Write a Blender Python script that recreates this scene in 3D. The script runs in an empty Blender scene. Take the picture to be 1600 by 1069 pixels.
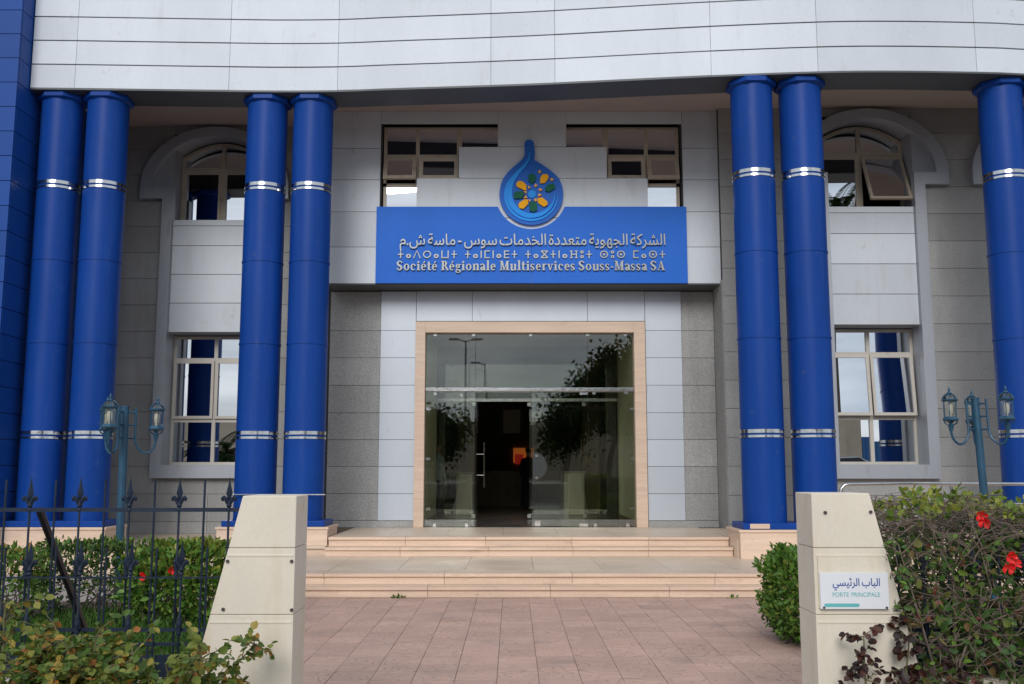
import bpy, math, random
import numpy as np
from mathutils import Vector, Matrix

# ------------------------------------------------------------------ camera, sky, sun, exposure
sc = bpy.context.scene
COL = sc.collection
R = math.radians
EYE = 1.65
FPX = 1530.0
PITCH = math.atan(200.0 / 1530.0)
cam_data = bpy.data.cameras.new('camera')
cam = bpy.data.objects.new('camera', cam_data)
COL.objects.link(cam)
cam.location = (0, 0, EYE)
cam.rotation_euler = (R(90) + PITCH, 0, 0)
cam_data.sensor_width = 36.0
cam_data.lens = 36.0 * FPX / 1600.0
cam_data.clip_start = 0.05
cam_data.clip_end = 2000
sc.camera = cam

SUN_EL, SUN_AZ = R(29), R(188)      # azimuth from +Y, clockwise: veiled sun low behind the camera, to its left
world = bpy.data.worlds.new('World')
sc.world = world
world.use_nodes = True
wn = world.node_tree
for n in list(wn.nodes):
    wn.nodes.remove(n)
wo = wn.nodes.new('ShaderNodeOutputWorld')
bg = wn.nodes.new('ShaderNodeBackground')
bg.inputs['Strength'].default_value = 0.065
sky = wn.nodes.new('ShaderNodeTexSky')
sky.sky_type = 'NISHITA'
sky.sun_disc = False
sky.sun_elevation = SUN_EL
sky.sun_rotation = SUN_AZ
tc = wn.nodes.new('ShaderNodeTexCoord')
mp = wn.nodes.new('ShaderNodeMapping')
mp.inputs['Scale'].default_value = (1.8, 1.8, 9.0)
nz = wn.nodes.new('ShaderNodeTexNoise')
nz.inputs['Scale'].default_value = 2.2
nz.inputs['Detail'].default_value = 6
nz.inputs['Roughness'].default_value = 0.55
cr = wn.nodes.new('ShaderNodeValToRGB')
cr.color_ramp.elements[0].position = 0.36
cr.color_ramp.elements[0].color = (6.4, 7.5, 9.0, 1)
cr.color_ramp.elements[1].position = 0.66
cr.color_ramp.elements[1].color = (12.0, 13.0, 14.2, 1)
mx = wn.nodes.new('ShaderNodeMixRGB')
mx.inputs['Fac'].default_value = 0.86
wn.links.new(tc.outputs['Generated'], mp.inputs['Vector'])
wn.links.new(mp.outputs['Vector'], nz.inputs['Vector'])
wn.links.new(nz.outputs['Fac'], cr.inputs['Fac'])
wn.links.new(sky.outputs['Color'], mx.inputs['Color1'])
wn.links.new(cr.outputs['Color'], mx.inputs['Color2'])
wn.links.new(mx.outputs['Color'], bg.inputs['Color'])
wn.links.new(bg.outputs['Background'], wo.inputs['Surface'])

sun_data = bpy.data.lights.new('sun', 'SUN')
sun_data.energy = 1.5
sun_data.angle = R(26)
sun_data.color = (1.0, 0.985, 0.96)
sun = bpy.data.objects.new('sun', sun_data)
COL.objects.link(sun)
sd = Vector((math.sin(SUN_AZ) * math.cos(SUN_EL), math.cos(SUN_AZ) * math.cos(SUN_EL), math.sin(SUN_EL)))
sun.rotation_euler = sd.to_track_quat('Z', 'Y').to_euler()
sun.location = sd * 60

vs = sc.view_settings
vs.view_transform = 'Standard'
vs.look = 'None'
vs.exposure = 0.32
vs.gamma = 1.0
vs.use_curve_mapping = False

rnd = random.Random(7)
nr = np.random.default_rng(7)

def at(px, py, Y):
    """world point on the plane y = Y that the photograph shows at (px, py): used to take measures in metres"""
    c, s = math.cos(PITCH), math.sin(PITCH)
    x = (px - 800) / FPX
    y = (534.5 - py) / FPX
    k = Y / (c - y * s)
    return Vector((x * k, Y, EYE + k * (s + y * c)))

# ------------------------------------------------------------------ materials
MATS = {}
def nodemat(name):
    m = bpy.data.materials.new(name)
    m.use_nodes = True
    nt = m.node_tree
    b = nt.nodes['Principled BSDF']
    MATS[name] = m
    return m, nt, b

def ramp(nt, stops):
    r = nt.nodes.new('ShaderNodeValToRGB')
    e = r.color_ramp.elements
    while len(e) < len(stops):
        e.new(0.5)
    for el, (p, c) in zip(e, stops):
        el.position = p
        el.color = (*c, 1)
    return r

def noise(nt, scale, detail=4, rough=0.55, stretch=None, w=None):
    g = nt.nodes.new('ShaderNodeNewGeometry')
    n = nt.nodes.new('ShaderNodeTexNoise')
    n.inputs['Scale'].default_value = scale
    n.inputs['Detail'].default_value = detail
    n.inputs['Roughness'].default_value = rough
    if stretch:
        mm = nt.nodes.new('ShaderNodeMapping')
        mm.inputs['Scale'].default_value = stretch
        nt.links.new(g.outputs['Position'], mm.inputs['Vector'])
        nt.links.new(mm.outputs['Vector'], n.inputs['Vector'])
    else:
        nt.links.new(g.outputs['Position'], n.inputs['Vector'])
    return n

def mul(nt, a, b, fac=1.0, mode='MULTIPLY'):
    m = nt.nodes.new('ShaderNodeMixRGB')
    m.blend_type = mode
    m.inputs['Fac'].default_value = fac
    nt.links.new(a, m.inputs['Color1'])
    nt.links.new(b, m.inputs['Color2'])
    return m.outputs['Color']

def surf(name, col, rough=0.5, metal=0.0, var=0.10, vscale=1.5, stretch=None, grain=0.0, gscale=60,
         bump=0.0, bscale=40, piece=0.0, spec=0.5, coat=0.0, dirt=None, dirt2=None):
    """painted or stone surface: base colour with broad variation, fine grain, per-piece shift, optional wear"""
    m, nt, b = nodemat(name)
    n1 = noise(nt, vscale, 5, 0.6, stretch)
    lo = tuple(c * (1 - var) for c in col)
    hi = tuple(min(1, c * (1 + var)) for c in col)
    r1 = ramp(nt, [(0.3, lo), (0.7, hi)])
    nt.links.new(n1.outputs['Fac'], r1.inputs['Fac'])
    out = r1.outputs['Color']
    if grain:
        n2 = noise(nt, gscale, 3, 0.7)
        r2 = ramp(nt, [(0.32, (1 - grain,) * 3), (0.68, (1 + grain * 0.4,) * 3)])
        nt.links.new(n2.outputs['Fac'], r2.inputs['Fac'])
        out = mul(nt, out, r2.outputs['Color'])
    for layer in (dirt, dirt2):
        if not layer: continue
        dc, lo_, hi_, ds, dst = layer
        n4 = noise(nt, ds, 6, 0.62, dst)
        r4 = ramp(nt, [(lo_, (0, 0, 0)), (hi_, (1, 1, 1))])
        nt.links.new(n4.outputs['Fac'], r4.inputs['Fac'])
        mm = nt.nodes.new('ShaderNodeMixRGB')
        nt.links.new(r4.outputs['Color'], mm.inputs['Fac'])
        nt.links.new(out, mm.inputs['Color1'])
        mm.inputs['Color2'].default_value = (*dc, 1)
        out = mm.outputs['Color']
    if piece:
        oi = nt.nodes.new('ShaderNodeObjectInfo')
        r3 = ramp(nt, [(0, (1 - piece,) * 3), (1, (1 + piece * 0.5,) * 3)])
        nt.links.new(oi.outputs['Random'], r3.inputs['Fac'])
        out = mul(nt, out, r3.outputs['Color'])
    nt.links.new(out, b.inputs['Base Color'])
    b.inputs['Roughness'].default_value = rough
    b.inputs['Metallic'].default_value = metal
    b.inputs['Specular IOR Level'].default_value = spec
    b.inputs['Coat Weight'].default_value = coat
    if bump:
        n3 = noise(nt, bscale, 4, 0.6)
        bp = nt.nodes.new('ShaderNodeBump')
        bp.inputs['Strength'].default_value = bump
        bp.inputs['Distance'].default_value = 0.01
        nt.links.new(n3.outputs['Fac'], bp.inputs['Height'])
        nt.links.new(bp.outputs['Normal'], b.inputs['Normal'])
    return m

def glassmat(name, tint, refl, gl=(0.95, 0.97, 1.0), rough=0.0):
    """window glass: tinted see-through pane with mirror reflection that grows at grazing angles"""
    m = bpy.data.materials.new(name)
    m.use_nodes = True
    nt = m.node_tree
    nt.nodes.clear()
    o = nt.nodes.new('ShaderNodeOutputMaterial')
    t = nt.nodes.new('ShaderNodeBsdfTransparent')
    t.inputs['Color'].default_value = (*tint, 1)
    g = nt.nodes.new('ShaderNodeBsdfGlossy')
    g.inputs['Color'].default_value = (*gl, 1)
    g.inputs['Roughness'].default_value = rough
    lw = nt.nodes.new('ShaderNodeFresnel')
    lw.inputs['IOR'].default_value = 1.5
    ad = nt.nodes.new('ShaderNodeMath')
    ad.operation = 'ADD'
    ad.use_clamp = True
    ad.inputs[1].default_value = refl
    mixs = nt.nodes.new('ShaderNodeMixShader')
    nt.links.new(lw.outputs['Fac'], ad.inputs[0])
    nt.links.new(ad.outputs['Value'], mixs.inputs['Fac'])
    nt.links.new(t.outputs['BSDF'], mixs.inputs[1])
    nt.links.new(g.outputs['BSDF'], mixs.inputs[2])
    nt.links.new(mixs.outputs['Shader'], o.inputs['Surface'])
    MATS[name] = m
    return m

def leafmat(name, stops, rough=0.5, trans=0.25):
    m, nt, b = nodemat(name)
    g = nt.nodes.new('ShaderNodeNewGeometry')
    r = ramp(nt, stops)
    nt.links.new(g.outputs['Random Per Island'], r.inputs['Fac'])
    n = noise(nt, 14, 3, 0.6)
    r2 = ramp(nt, [(0.3, (0.72,) * 3), (0.7, (1.15,) * 3)])
    nt.links.new(n.outputs['Fac'], r2.inputs['Fac'])
    c = mul(nt, r.outputs['Color'], r2.outputs['Color'])
    nt.links.new(c, b.inputs['Base Color'])
    b.inputs['Roughness'].default_value = rough
    b.inputs['Specular IOR Level'].default_value = 0.35
    tr = nt.nodes.new('ShaderNodeBsdfTranslucent')
    nt.links.new(c, tr.inputs['Color'])
    ms = nt.nodes.new('ShaderNodeMixShader')
    ms.inputs['Fac'].default_value = trans
    o = nt.nodes['Material Output']
    nt.links.new(b.outputs['BSDF'], ms.inputs[1])
    nt.links.new(tr.outputs['BSDF'], ms.inputs[2])
    nt.links.new(ms.outputs['Shader'], o.inputs['Surface'])
    return m

def emit(name, col, strength):
    m, nt, b = nodemat(name)
    b.inputs['Base Color'].default_value = (*col, 1)
    b.inputs['Emission Color'].default_value = (*col, 1)
    b.inputs['Emission Strength'].default_value = strength
    return m

M = MATS
surf('white_panel', (0.60, 0.635, 0.68), 0.55, 0.05, 0.06, 0.8, (1, 1, 0.4), 0.04, 30, piece=0.08,
     dirt=((0.49, 0.50, 0.51), 0.58, 0.90, 2.2, (2.2, 2.2, 0.35)), dirt2=((0.40, 0.37, 0.33), 0.66, 0.82, 5.0, (1.0, 1.0, 0.6)))
surf('grey_panel', (0.51, 0.545, 0.595), 0.45, 0.3, 0.05, 0.9, (1, 1, 0.4), 0.03, 30, piece=0.05,
     dirt=((0.33, 0.33, 0.34), 0.66, 0.85, 3.0, (1.6, 1.6, 0.4)))
surf('trim_metal', (0.38, 0.395, 0.43), 0.45, 0.3, 0.06, 1.2, (1, 1, 0.5), 0.03, 30,
     dirt=((0.24, 0.24, 0.24), 0.62, 0.85, 2.0, (1.6, 1.6, 0.35)))
surf('joint_dark', (0.05, 0.05, 0.055), 0.9)
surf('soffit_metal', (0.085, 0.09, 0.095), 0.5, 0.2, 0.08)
surf('ceiling_plaster', (0.46, 0.385, 0.34), 0.9, 0, 0.05)
surf('blue_paint', (0.006, 0.050, 0.265), 0.42, 0.0, 0.10, 1.4, (1, 1, 0.35), 0.05, 40, spec=0.16,
     dirt=((0.022, 0.070, 0.27), 0.55, 0.9, 3.0, (2.5, 2.5, 0.3)), dirt2=((0.06, 0.085, 0.20), 0.64, 0.80, 9, (1, 1, 0.6)))
surf('blue_panel', (0.010, 0.062, 0.28), 0.42, 0.0, 0.06, 0.8, None, 0.03, 30, piece=0.10, spec=0.2)
surf('sign_blue', (0.030, 0.155, 0.62), 0.5, 0, 0.05, 1.3, (1, 1, 0.6), 0.03, 40, spec=0.12,
     dirt=((0.028, 0.15, 0.62), 0.58, 0.78, 3.0, None))
surf('emblem_blue', (0.030, 0.145, 0.56), 0.5, 0, 0.05, spec=0.12)
surf('emblem_light', (0.03, 0.30, 0.86), 0.5, 0, 0.05, spec=0.12)
surf('emblem_yellow', (0.86, 0.40, 0.010), 0.5, 0, 0.05, spec=0.1)
surf('emblem_orange', (0.76, 0.38, 0.12), 0.5, 0, 0.05, spec=0.1)
surf('emblem_green', (0.010, 0.115, 0.062), 0.5, 0, 0.08, spec=0.1)
surf('letter_metal', (0.31, 0.32, 0.315), 0.42, 0.45, 0.06)
surf('steel', (0.58, 0.57, 0.55), 0.16, 1.0, 0.12, 6, bump=0.25, bscale=14)
surf('granite', (0.385, 0.38, 0.37), 0.62, 0, 0.10, 0.9, None, 0.50, 60, piece=0.12, bump=0.12, bscale=60,
     dirt=((0.20, 0.19, 0.175), 0.54, 0.86, 1.1, (1.4, 1.4, 0.22)), dirt2=((0.27, 0.26, 0.25), 0.60, 0.72, 16, None))
surf('travertine', (0.71, 0.525, 0.395), 0.5, 0, 0.10, 2.2, (0.5, 0.5, 7), 0.10, 40, piece=0.09,
     dirt=((0.44, 0.30, 0.21), 0.60, 0.82, 2.2, (0.7, 0.7, 3)), dirt2=((0.30, 0.22, 0.17), 0.68, 0.78, 6, (1, 1, 2)))
surf('terrace_stone', (0.70, 0.555, 0.42), 0.38, 0, 0.09, 1.6, None, 0.10, 30, piece=0.08)
surf('paver', (0.58, 0.375, 0.295), 0.72, 0, 0.10, 1.4, None, 0.12, 40, piece=0.11,
     dirt=((0.38, 0.265, 0.225), 0.56, 0.80, 1.6, None))
surf('paver_joint', (0.25, 0.185, 0.15), 0.95, 0, 0.25, 6)
surf('cream_plaster', (0.69, 0.62, 0.51), 0.75, 0, 0.05, 2.0, None, 0.04, 40, bump=0.10, bscale=18,
     dirt=((0.60, 0.49, 0.35), 0.52, 0.82, 2.6, (2.0, 2.0, 0.5)), dirt2=((0.40, 0.33, 0.25), 0.67, 0.74, 11, (1, 1, 0.7)))
surf('groove_dark', (0.52, 0.455, 0.36), 0.9)
surf('screw_dark', (0.06, 0.055, 0.05), 0.6, 0.3)
surf('iron_paint', (0.013, 0.022, 0.042), 0.55, 0.0, 0.25, 9, None, 0.15, 60, spec=0.25,
     dirt=((0.07, 0.035, 0.022), 0.66, 0.78, 9, None))
surf('black_bar', (0.010, 0.012, 0.018), 0.35)
surf('lamp_teal', (0.020, 0.078, 0.135), 0.42, 0.1, 0.18, 6, None, 0.08, 60)
surf('lamp_bulb', (0.80, 0.78, 0.72), 0.5)
surf('frame_alu', (0.54, 0.50, 0.44), 0.45, 0.1, 0.06, 3, None, 0.05, 50,
     dirt=((0.28, 0.22, 0.16), 0.62, 0.85, 5, None))
surf('frame_bronze', (0.47, 0.40, 0.31), 0.5, 0.1, 0.10, 3, None, 0.08, 50,
     dirt=((0.20, 0.14, 0.09), 0.58, 0.82, 5, None))
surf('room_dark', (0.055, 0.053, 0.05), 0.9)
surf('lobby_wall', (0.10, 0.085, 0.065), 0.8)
surf('olive_wall', (0.60, 0.58, 0.41), 0.7, 0, 0.05)
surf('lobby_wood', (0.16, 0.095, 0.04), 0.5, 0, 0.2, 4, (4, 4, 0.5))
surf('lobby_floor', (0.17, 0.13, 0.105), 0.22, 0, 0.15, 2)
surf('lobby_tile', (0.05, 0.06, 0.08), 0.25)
surf('mat_dark', (0.02, 0.018, 0.018), 0.95)
surf('plaque_white', (0.70, 0.71, 0.74), 0.3, 0, 0.02)
surf('plaque_blue', (0.03, 0.08, 0.30), 0.4)
surf('plaque_teal', (0.12, 0.42, 0.42), 0.4)
surf('soil', (0.11, 0.075, 0.05), 0.95, 0, 0.25, 5, None, 0.4, 60, bump=0.6)
surf('bark', (0.13, 0.10, 0.08), 0.9, 0, 0.25, 14, None, 0.3, 60, bump=0.5, bscale=60)
surf('twig_grey', (0.145, 0.108, 0.082), 0.9, 0, 0.3, 12)
surf('rose_stem', (0.12, 0.11, 0.045), 0.75, 0, 0.3, 12)
surf('asphalt', (0.055, 0.055, 0.057), 0.9, 0, 0.2, 1, None, 0.3, 80)
surf('concrete', (0.40, 0.34, 0.29), 0.85, 0, 0.12, 1, None, 0.15, 50)
surf('far_wall', (0.50, 0.42, 0.32), 0.9, 0, 0.12, 0.5, None, 0.1, 10)
surf('gate_blue', (0.03, 0.13, 0.33), 0.5)
surf('skin', (0.34, 0.20, 0.14), 0.55)
surf('cloth_black', (0.012, 0.012, 0.014), 0.9)
surf('cloth_blue', (0.34, 0.42, 0.52), 0.9)
surf('cloth_navy', (0.02, 0.025, 0.05), 0.9)
surf('hair', (0.012, 0.009, 0.007), 0.6)
surf('hibiscus', (0.70, 0.012, 0.012), 0.5, 0, 0.15, 20)
surf('car_white', (0.72, 0.73, 0.74), 0.25, 0, 0.02, 1, coat=0.6)
surf('tyre', (0.015, 0.015, 0.015), 0.85)
glassmat('mirror_glass', (0.30, 0.33, 0.33), 0.68)
glassmat('clear_glass', (0.88, 0.90, 0.84), 0.045)
glassmat('lantern_glass', (0.86, 0.86, 0.80), 0.05)
glassmat('frosted_disc', (0.55, 0.58, 0.58), 0.03, rough=0.3)
emit('lit_orange', (0.80, 0.20, 0.03), 0.16)
emit('lit_red', (0.60, 0.03, 0.02), 0.15)
leafmat('leaf_rose', [(0.0, (0.055, 0.115, 0.018)), (0.35, (0.11, 0.175, 0.030)), (0.64, (0.20, 0.225, 0.040)),
                      (0.84, (0.36, 0.29, 0.055)), (0.95, (0.44, 0.19, 0.040)), (1.0, (0.28, 0.075, 0.03))])
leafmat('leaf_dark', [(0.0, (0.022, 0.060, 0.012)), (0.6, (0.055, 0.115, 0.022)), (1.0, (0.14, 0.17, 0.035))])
leafmat('leaf_hedge', [(0.0, (0.045, 0.115, 0.014)), (0.5, (0.095, 0.21, 0.026)), (0.9, (0.18, 0.29, 0.045)), (1.0, (0.26, 0.27, 0.05))])
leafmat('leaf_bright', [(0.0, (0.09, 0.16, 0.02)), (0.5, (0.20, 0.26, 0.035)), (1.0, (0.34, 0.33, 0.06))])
leafmat('leaf_mixed', [(0.0, (0.035, 0.085, 0.018)), (0.5, (0.075, 0.145, 0.030)), (0.75, (0.16, 0.20, 0.045)),
                       (0.9, (0.19, 0.12, 0.045)), (1.0, (0.22, 0.05, 0.04))])
leafmat('leaf_maroon', [(0.0, (0.020, 0.010, 0.010)), (0.6, (0.045, 0.018, 0.016)), (1.0, (0.09, 0.03, 0.02))], 0.4, 0.1)
leafmat('leaf_tree', [(0.0, (0.012, 0.028, 0.010)), (0.6, (0.028, 0.055, 0.016)), (1.0, (0.06, 0.085, 0.025))], 0.9, 0.1)
MATS['leaf_tree'].node_tree.nodes['Principled BSDF'].inputs['Specular IOR Level'].default_value = 0.05
leafmat('grass_blade', [(0.0, (0.035, 0.10, 0.012)), (0.6, (0.06, 0.16, 0.02)), (1.0, (0.12, 0.20, 0.03))])

def paver_relief():
    """wood-ring grooves pressed into the red pavers, coloured darker in the hollows"""
    m = M['paver']; nt = m.node_tree; b = nt.nodes['Principled BSDF']
    g = nt.nodes.new('ShaderNodeNewGeometry')
    mp_ = nt.nodes.new('ShaderNodeMapping'); mp_.inputs['Scale'].default_value = (1.0, 2.2, 1); mp_.inputs['Location'].default_value = (3.7, 1.3, 0)
    w = nt.nodes.new('ShaderNodeTexNoise'); w.inputs['Scale'].default_value = 1.5; w.inputs['Detail'].default_value = 1.0
    ml = nt.nodes.new('ShaderNodeMath'); ml.operation = 'MULTIPLY'; ml.inputs[1].default_value = 17.0
    fr = nt.nodes.new('ShaderNodeMath'); fr.operation = 'FRACT'
    rp = ramp(nt, [(0.0, (0, 0, 0)), (0.10, (1, 1, 1)), (0.90, (1, 1, 1)), (1.0, (0, 0, 0))])
    bp = nt.nodes.new('ShaderNodeBump'); bp.inputs['Strength'].default_value = 0.8; bp.inputs['Distance'].default_value = 0.006
    nt.links.new(g.outputs['Position'], mp_.inputs['Vector'])
    nt.links.new(mp_.outputs['Vector'], w.inputs['Vector'])
    nt.links.new(w.outputs['Fac'], ml.inputs[0]); nt.links.new(ml.outputs[0], fr.inputs[0]); nt.links.new(fr.outputs[0], rp.inputs['Fac'])
    nt.links.new(rp.outputs['Color'], bp.inputs['Height'])
    nt.links.new(bp.outputs['Normal'], b.inputs['Normal'])
    old = b.inputs['Base Color'].links[0].from_socket
    r2 = ramp(nt, [(0.0, (0.74, 0.74, 0.74)), (1.0, (1, 1, 1))])  # base colour is darkened along the groove lines
    nt.links.new(rp.outputs['Color'], r2.inputs['Fac'])
    nt.links.new(mul(nt, old, r2.outputs['Color']), b.inputs['Base Color'])
paver_relief()

# ------------------------------------------------------------------ mesh helpers
WPOS = {}
class MB:
    def __init__(self):
        self.v = []; self.f = []
    def add(self, vs_, fs_):
        o = len(self.v)
        self.v += [tuple(p) for p in vs_]
        self.f += [tuple(i + o for i in f) for f in fs_]
        return self
    def box(self, x0, x1, y0, y1, z0, z1):
        return self.add([(x0,y0,z0),(x1,y0,z0),(x1,y1,z0),(x0,y1,z0),(x0,y0,z1),(x1,y0,z1),(x1,y1,z1),(x0,y1,z1)],
                        [(0,3,2,1),(4,5,6,7),(0,1,5,4),(1,2,6,5),(2,3,7,6),(3,0,4,7)])
    def prism(self, poly, y0, y1):
        """polygon in x,z (counter-clockwise seen from -Y) extruded from y0 (front) to y1"""
        n = len(poly)
        self.add([(p[0], y0, p[1]) for p in poly] + [(p[0], y1, p[1]) for p in poly],
                 [tuple(range(n)), tuple(range(2*n-1, n-1, -1))] + [(i, i+n, (i+1) % n + n, (i+1) % n) for i in range(n)])
        return self
    def slab(self, poly, z0, z1):
        n = len(poly)
        self.add([(p[0], p[1], z1) for p in poly] + [(p[0], p[1], z0) for p in poly],
                 [tuple(range(n)), tuple(range(2*n-1, n-1, -1))] + [(i, i+n, (i+1) % n + n, (i+1) % n) for i in range(n)])
        return self
    def ribbon(self, pts, ws, y0, y1):
        n = len(pts); L = []; Rr = []
        for i in range(n):
            a = Vector(pts[max(0, i-1)]); b = Vector(pts[min(n-1, i+1)])
            d = (b - a)
            d = d.normalized() if d.length > 1e-9 else Vector((1, 0))
            w = (ws[i] if hasattr(ws, '__len__') else ws) / 2
            L.append((pts[i][0] - d.y * w, pts[i][1] + d.x * w)); Rr.append((pts[i][0] + d.y * w, pts[i][1] - d.x * w))
        vs_ = [(p[0], y0, p[1]) for p in L] + [(p[0], y0, p[1]) for p in Rr] + [(p[0], y1, p[1]) for p in L] + [(p[0], y1, p[1]) for p in Rr]
        fs = []
        for i in range(n-1):
            fs += [(i, n+i, n+i+1, i+1), (i, i+1, 2*n+i+1, 2*n+i), (n+i, 3*n+i, 3*n+i+1, n+i+1)]
        fs += [(0, 2*n, 3*n, n), (n-1, 2*n-1, 4*n-1, 3*n-1)]
        return self.add(vs_, fs)
    def tube(self, pts, r, n=8, caps=True):
        pts = [Vector(p) for p in pts]; k = len(pts); base = len(self.v)
        up = Vector((0.13, 0.21, 0.97))
        u = None
        for i, p in enumerate(pts):
            d = (pts[min(k-1, i+1)] - pts[max(0, i-1)]).normalized()
            if u is None:
                u = d.cross(up)
                if u.length < 0.1: u = d.cross(Vector((1, 0, 0)))
            u = (u - d * u.dot(d)).normalized()
            w = d.cross(u)
            rr = r[i] if hasattr(r, '__len__') else r
            for j in range(n):
                a = 2 * math.pi * j / n
                self.v.append(tuple(p + (u * math.cos(a) + w * math.sin(a)) * rr))
        for i in range(k-1):
            for j in range(n):
                a = base + i*n + j; b = base + i*n + (j+1) % n
                self.f.append((a, b, b + n, a + n))
        if caps:
            self.f.append(tuple(base + j for j in range(n-1, -1, -1)))
            self.f.append(tuple(base + (k-1)*n + j for j in range(n)))
        return self
    def lathe(self, prof, c=(0, 0, 0), n=24, rot=0.0, squash=1.0):
        base = len(self.v); k = len(prof)
        for (r, z) in prof:
            for j in range(n):
                a = 2 * math.pi * j / n + rot
                self.v.append((c[0] + r * math.cos(a), c[1] + r * math.sin(a) * squash, c[2] + z))
        for i in range(k-1):
            for j in range(n):
                a = base + i*n + j; b = base + i*n + (j+1) % n
                self.f.append((a, b, b + n, a + n))
        self.f.append(tuple(base + j for j in range(n-1, -1, -1)))
        self.f.append(tuple(base + (k-1)*n + j for j in range(n)))
        return self
    def mesh(self, name, mat, smooth=False, angle=35):
        me = bpy.data.meshes.new(name)
        me.from_pydata(self.v, [], self.f)
        me.validate()
        if mat is not None:
            me.materials.append(M[mat])
        if smooth:
            me.shade_smooth()
            me.set_sharp_from_angle(angle=R(angle))
        me.update()
        return me

def link(name, data, parent=None, loc=(0, 0, 0), **props):
    o = bpy.data.objects.new(name, data)
    COL.objects.link(o)
    o.location = loc
    WPOS[o.name] = Vector(loc)
    if parent is not None:
        o.parent = parent
        o.matrix_parent_inverse = Matrix.Translation(-WPOS[parent.name])
    for k, v in props.items():
        o[k] = v
    return o

def thing(name, label, cat, loc=(0, 0, 0), group=None):
    o = link(name, None, None, loc, label=label, category=cat)
    if group: o['group'] = group
    return o

def put(name, mb, mat, parent=None, smooth=False, angle=35, bevel=0, loc=(0, 0, 0), **props):
    o = link(name, mb.mesh(name, mat, smooth, angle), parent, loc, **props)
    if bevel:
        b = o.modifiers.new('bevel', 'BEVEL'); b.width = bevel; b.segments = 2; b.limit_method = 'ANGLE'; b.angle_limit = R(40)
    return o

BOXES = {}
def piece(name, x0, x1, y0, y1, z0, z1, mat, parent):
    """box piece at its own place; alike pieces share one mesh"""
    d = (round(x1-x0, 3), round(y1-y0, 3), round(z1-z0, 3), mat)
    if d not in BOXES:
        BOXES[d] = MB().box(0, x1-x0, 0, y1-y0, 0, z1-z0).mesh(name, mat)
    return link(name, BOXES[d], parent, (x0, y0, z0))

def spline(pts, n=8):
    P = [Vector(p) for p in pts]; out = []
    for i in range(len(P)-1):
        p0 = P[max(0, i-1)]; p1 = P[i]; p2 = P[i+1]; p3 = P[min(len(P)-1, i+2)]
        for k in range(n):
            t = k / n
            out.append(0.5 * ((2*p1) + (p2-p0)*t + (2*p0-5*p1+4*p2-p3)*t*t + (3*p1-p0-3*p2+p3)*t**3))
    out.append(P[-1])
    return out

# ------------------------------------------------------------------ setting: ground, paving, garden
put('ground', MB().add([(-400,-400,-0.03),(400,-400,-0.03),(400,400,-0.03),(-400,400,-0.03)], [(0,1,2,3)]), 'soil', kind='structure')
put('pavement', MB().box(-60, 60, -3.0, 6.02, -0.2, -0.004), 'concrete', kind='structure')
put('road', MB().box(-80, 80, -15, -3.0, -0.3, -0.02), 'asphalt', kind='structure')
put('far_pavement', MB().box(-80, 80, -60, -15, -0.3, 0.9), 'concrete', kind='structure')
ZF = 0.9
put('garden_path', MB().box(-12, -2.81, 12.7, 13.08, -0.2, -0.001).box(-12, -4.41, 13.081, 16.5, -0.2, 0.0), 'concrete', kind='structure')

pav = put('paving', MB().box(-2.8, 3.6, 6.021, 13.2, -0.2, -0.012), 'paver_joint', kind='structure')
TS = 0.335
cells = []
y = 6.025
while y < 13.06:
    x = -2.8
    while x < 3.55:
        x1 = min(x + TS, 3.59); y1 = min(y + TS, 13.085)
        if y1 - y > 0.05:
            seen = y1 > 7.4 and -0.215 * y1 < x1 and x < 0.30 * y1
            cells.append((not seen, y, x, x1, y1))
        x += TS
    y += TS
cells.sort()
rest = MB()
for k, (_, y, x, x1, y1) in enumerate(cells):
    dz = rnd.uniform(-0.003, 0.001)
    if k < 300:
        o = piece('paving_slab', x + 0.0025, x1 - 0.0025, y + 0.0025, y1 - 0.0025, -0.03, 0.0, 'paver', pav)
        o.location.z += dz
    else:
        rest.box(x + 0.0025, x1 - 0.0025, y + 0.0025, y1 - 0.0025, -0.03, dz)
put('paving_slabs', rest, 'paver', pav, kind='stuff')

# steps and terraces (travertine)
Z1, Z2, Z3, Z4 = 0.14, 0.285, 0.425, 0.57
steps = put('entrance_steps', MB().box(-4.4, 5.0, 13.12, 15.9, -0.1, Z1 - 0.04).box(-4.4, 5.0, 13.36, 15.9, Z1 - 0.04, Z2 - 0.04)
            .box(-2.98, 3.52, 15.93, 19.0, Z2 - 0.04, Z3 - 0.04).box(-2.98, 3.52, 16.22, 19.0, Z3 - 0.04, Z4 - 0.045), 'travertine', kind='structure')
def step_row(x0, x1, yf, z0, z1, depth, lens, cuts):
    xs = [x0]
    i = 0
    while xs[-1] + lens[i % len(lens)] < x1 - 0.3:
        xs.append(xs[-1] + lens[i % len(lens)]); i += 1
    xs.append(x1)
    for a, b in zip(xs[:-1], xs[1:]):
        piece('riser_slab', a + 0.003, b - 0.003, yf, yf + 0.03, z0 + 0.002, z1 - 0.042, 'travertine', steps)
        piece('tread_slab', a + 0.003, b - 0.003, yf - 0.035, yf + depth, z1 - 0.04, z1, 'travertine', steps)
step_row(-4.4, 5.0, 13.085, 0.0, Z1, 0.245, [1.55, 1.75, 1.6], 0)
step_row(-4.4, 5.0, 13.33, Z1, Z2, 0.40, [1.9, 1.6, 1.7], 0)
step_row(-2.98, 3.52, 15.90, Z2, Z3, 0.29, [1.2, 1.4, 1.35], 0)
step_row(-2.98, 3.52, 16.19, Z3, Z4, 0.40, [1.25, 1.3, 1.4], 0)
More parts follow.
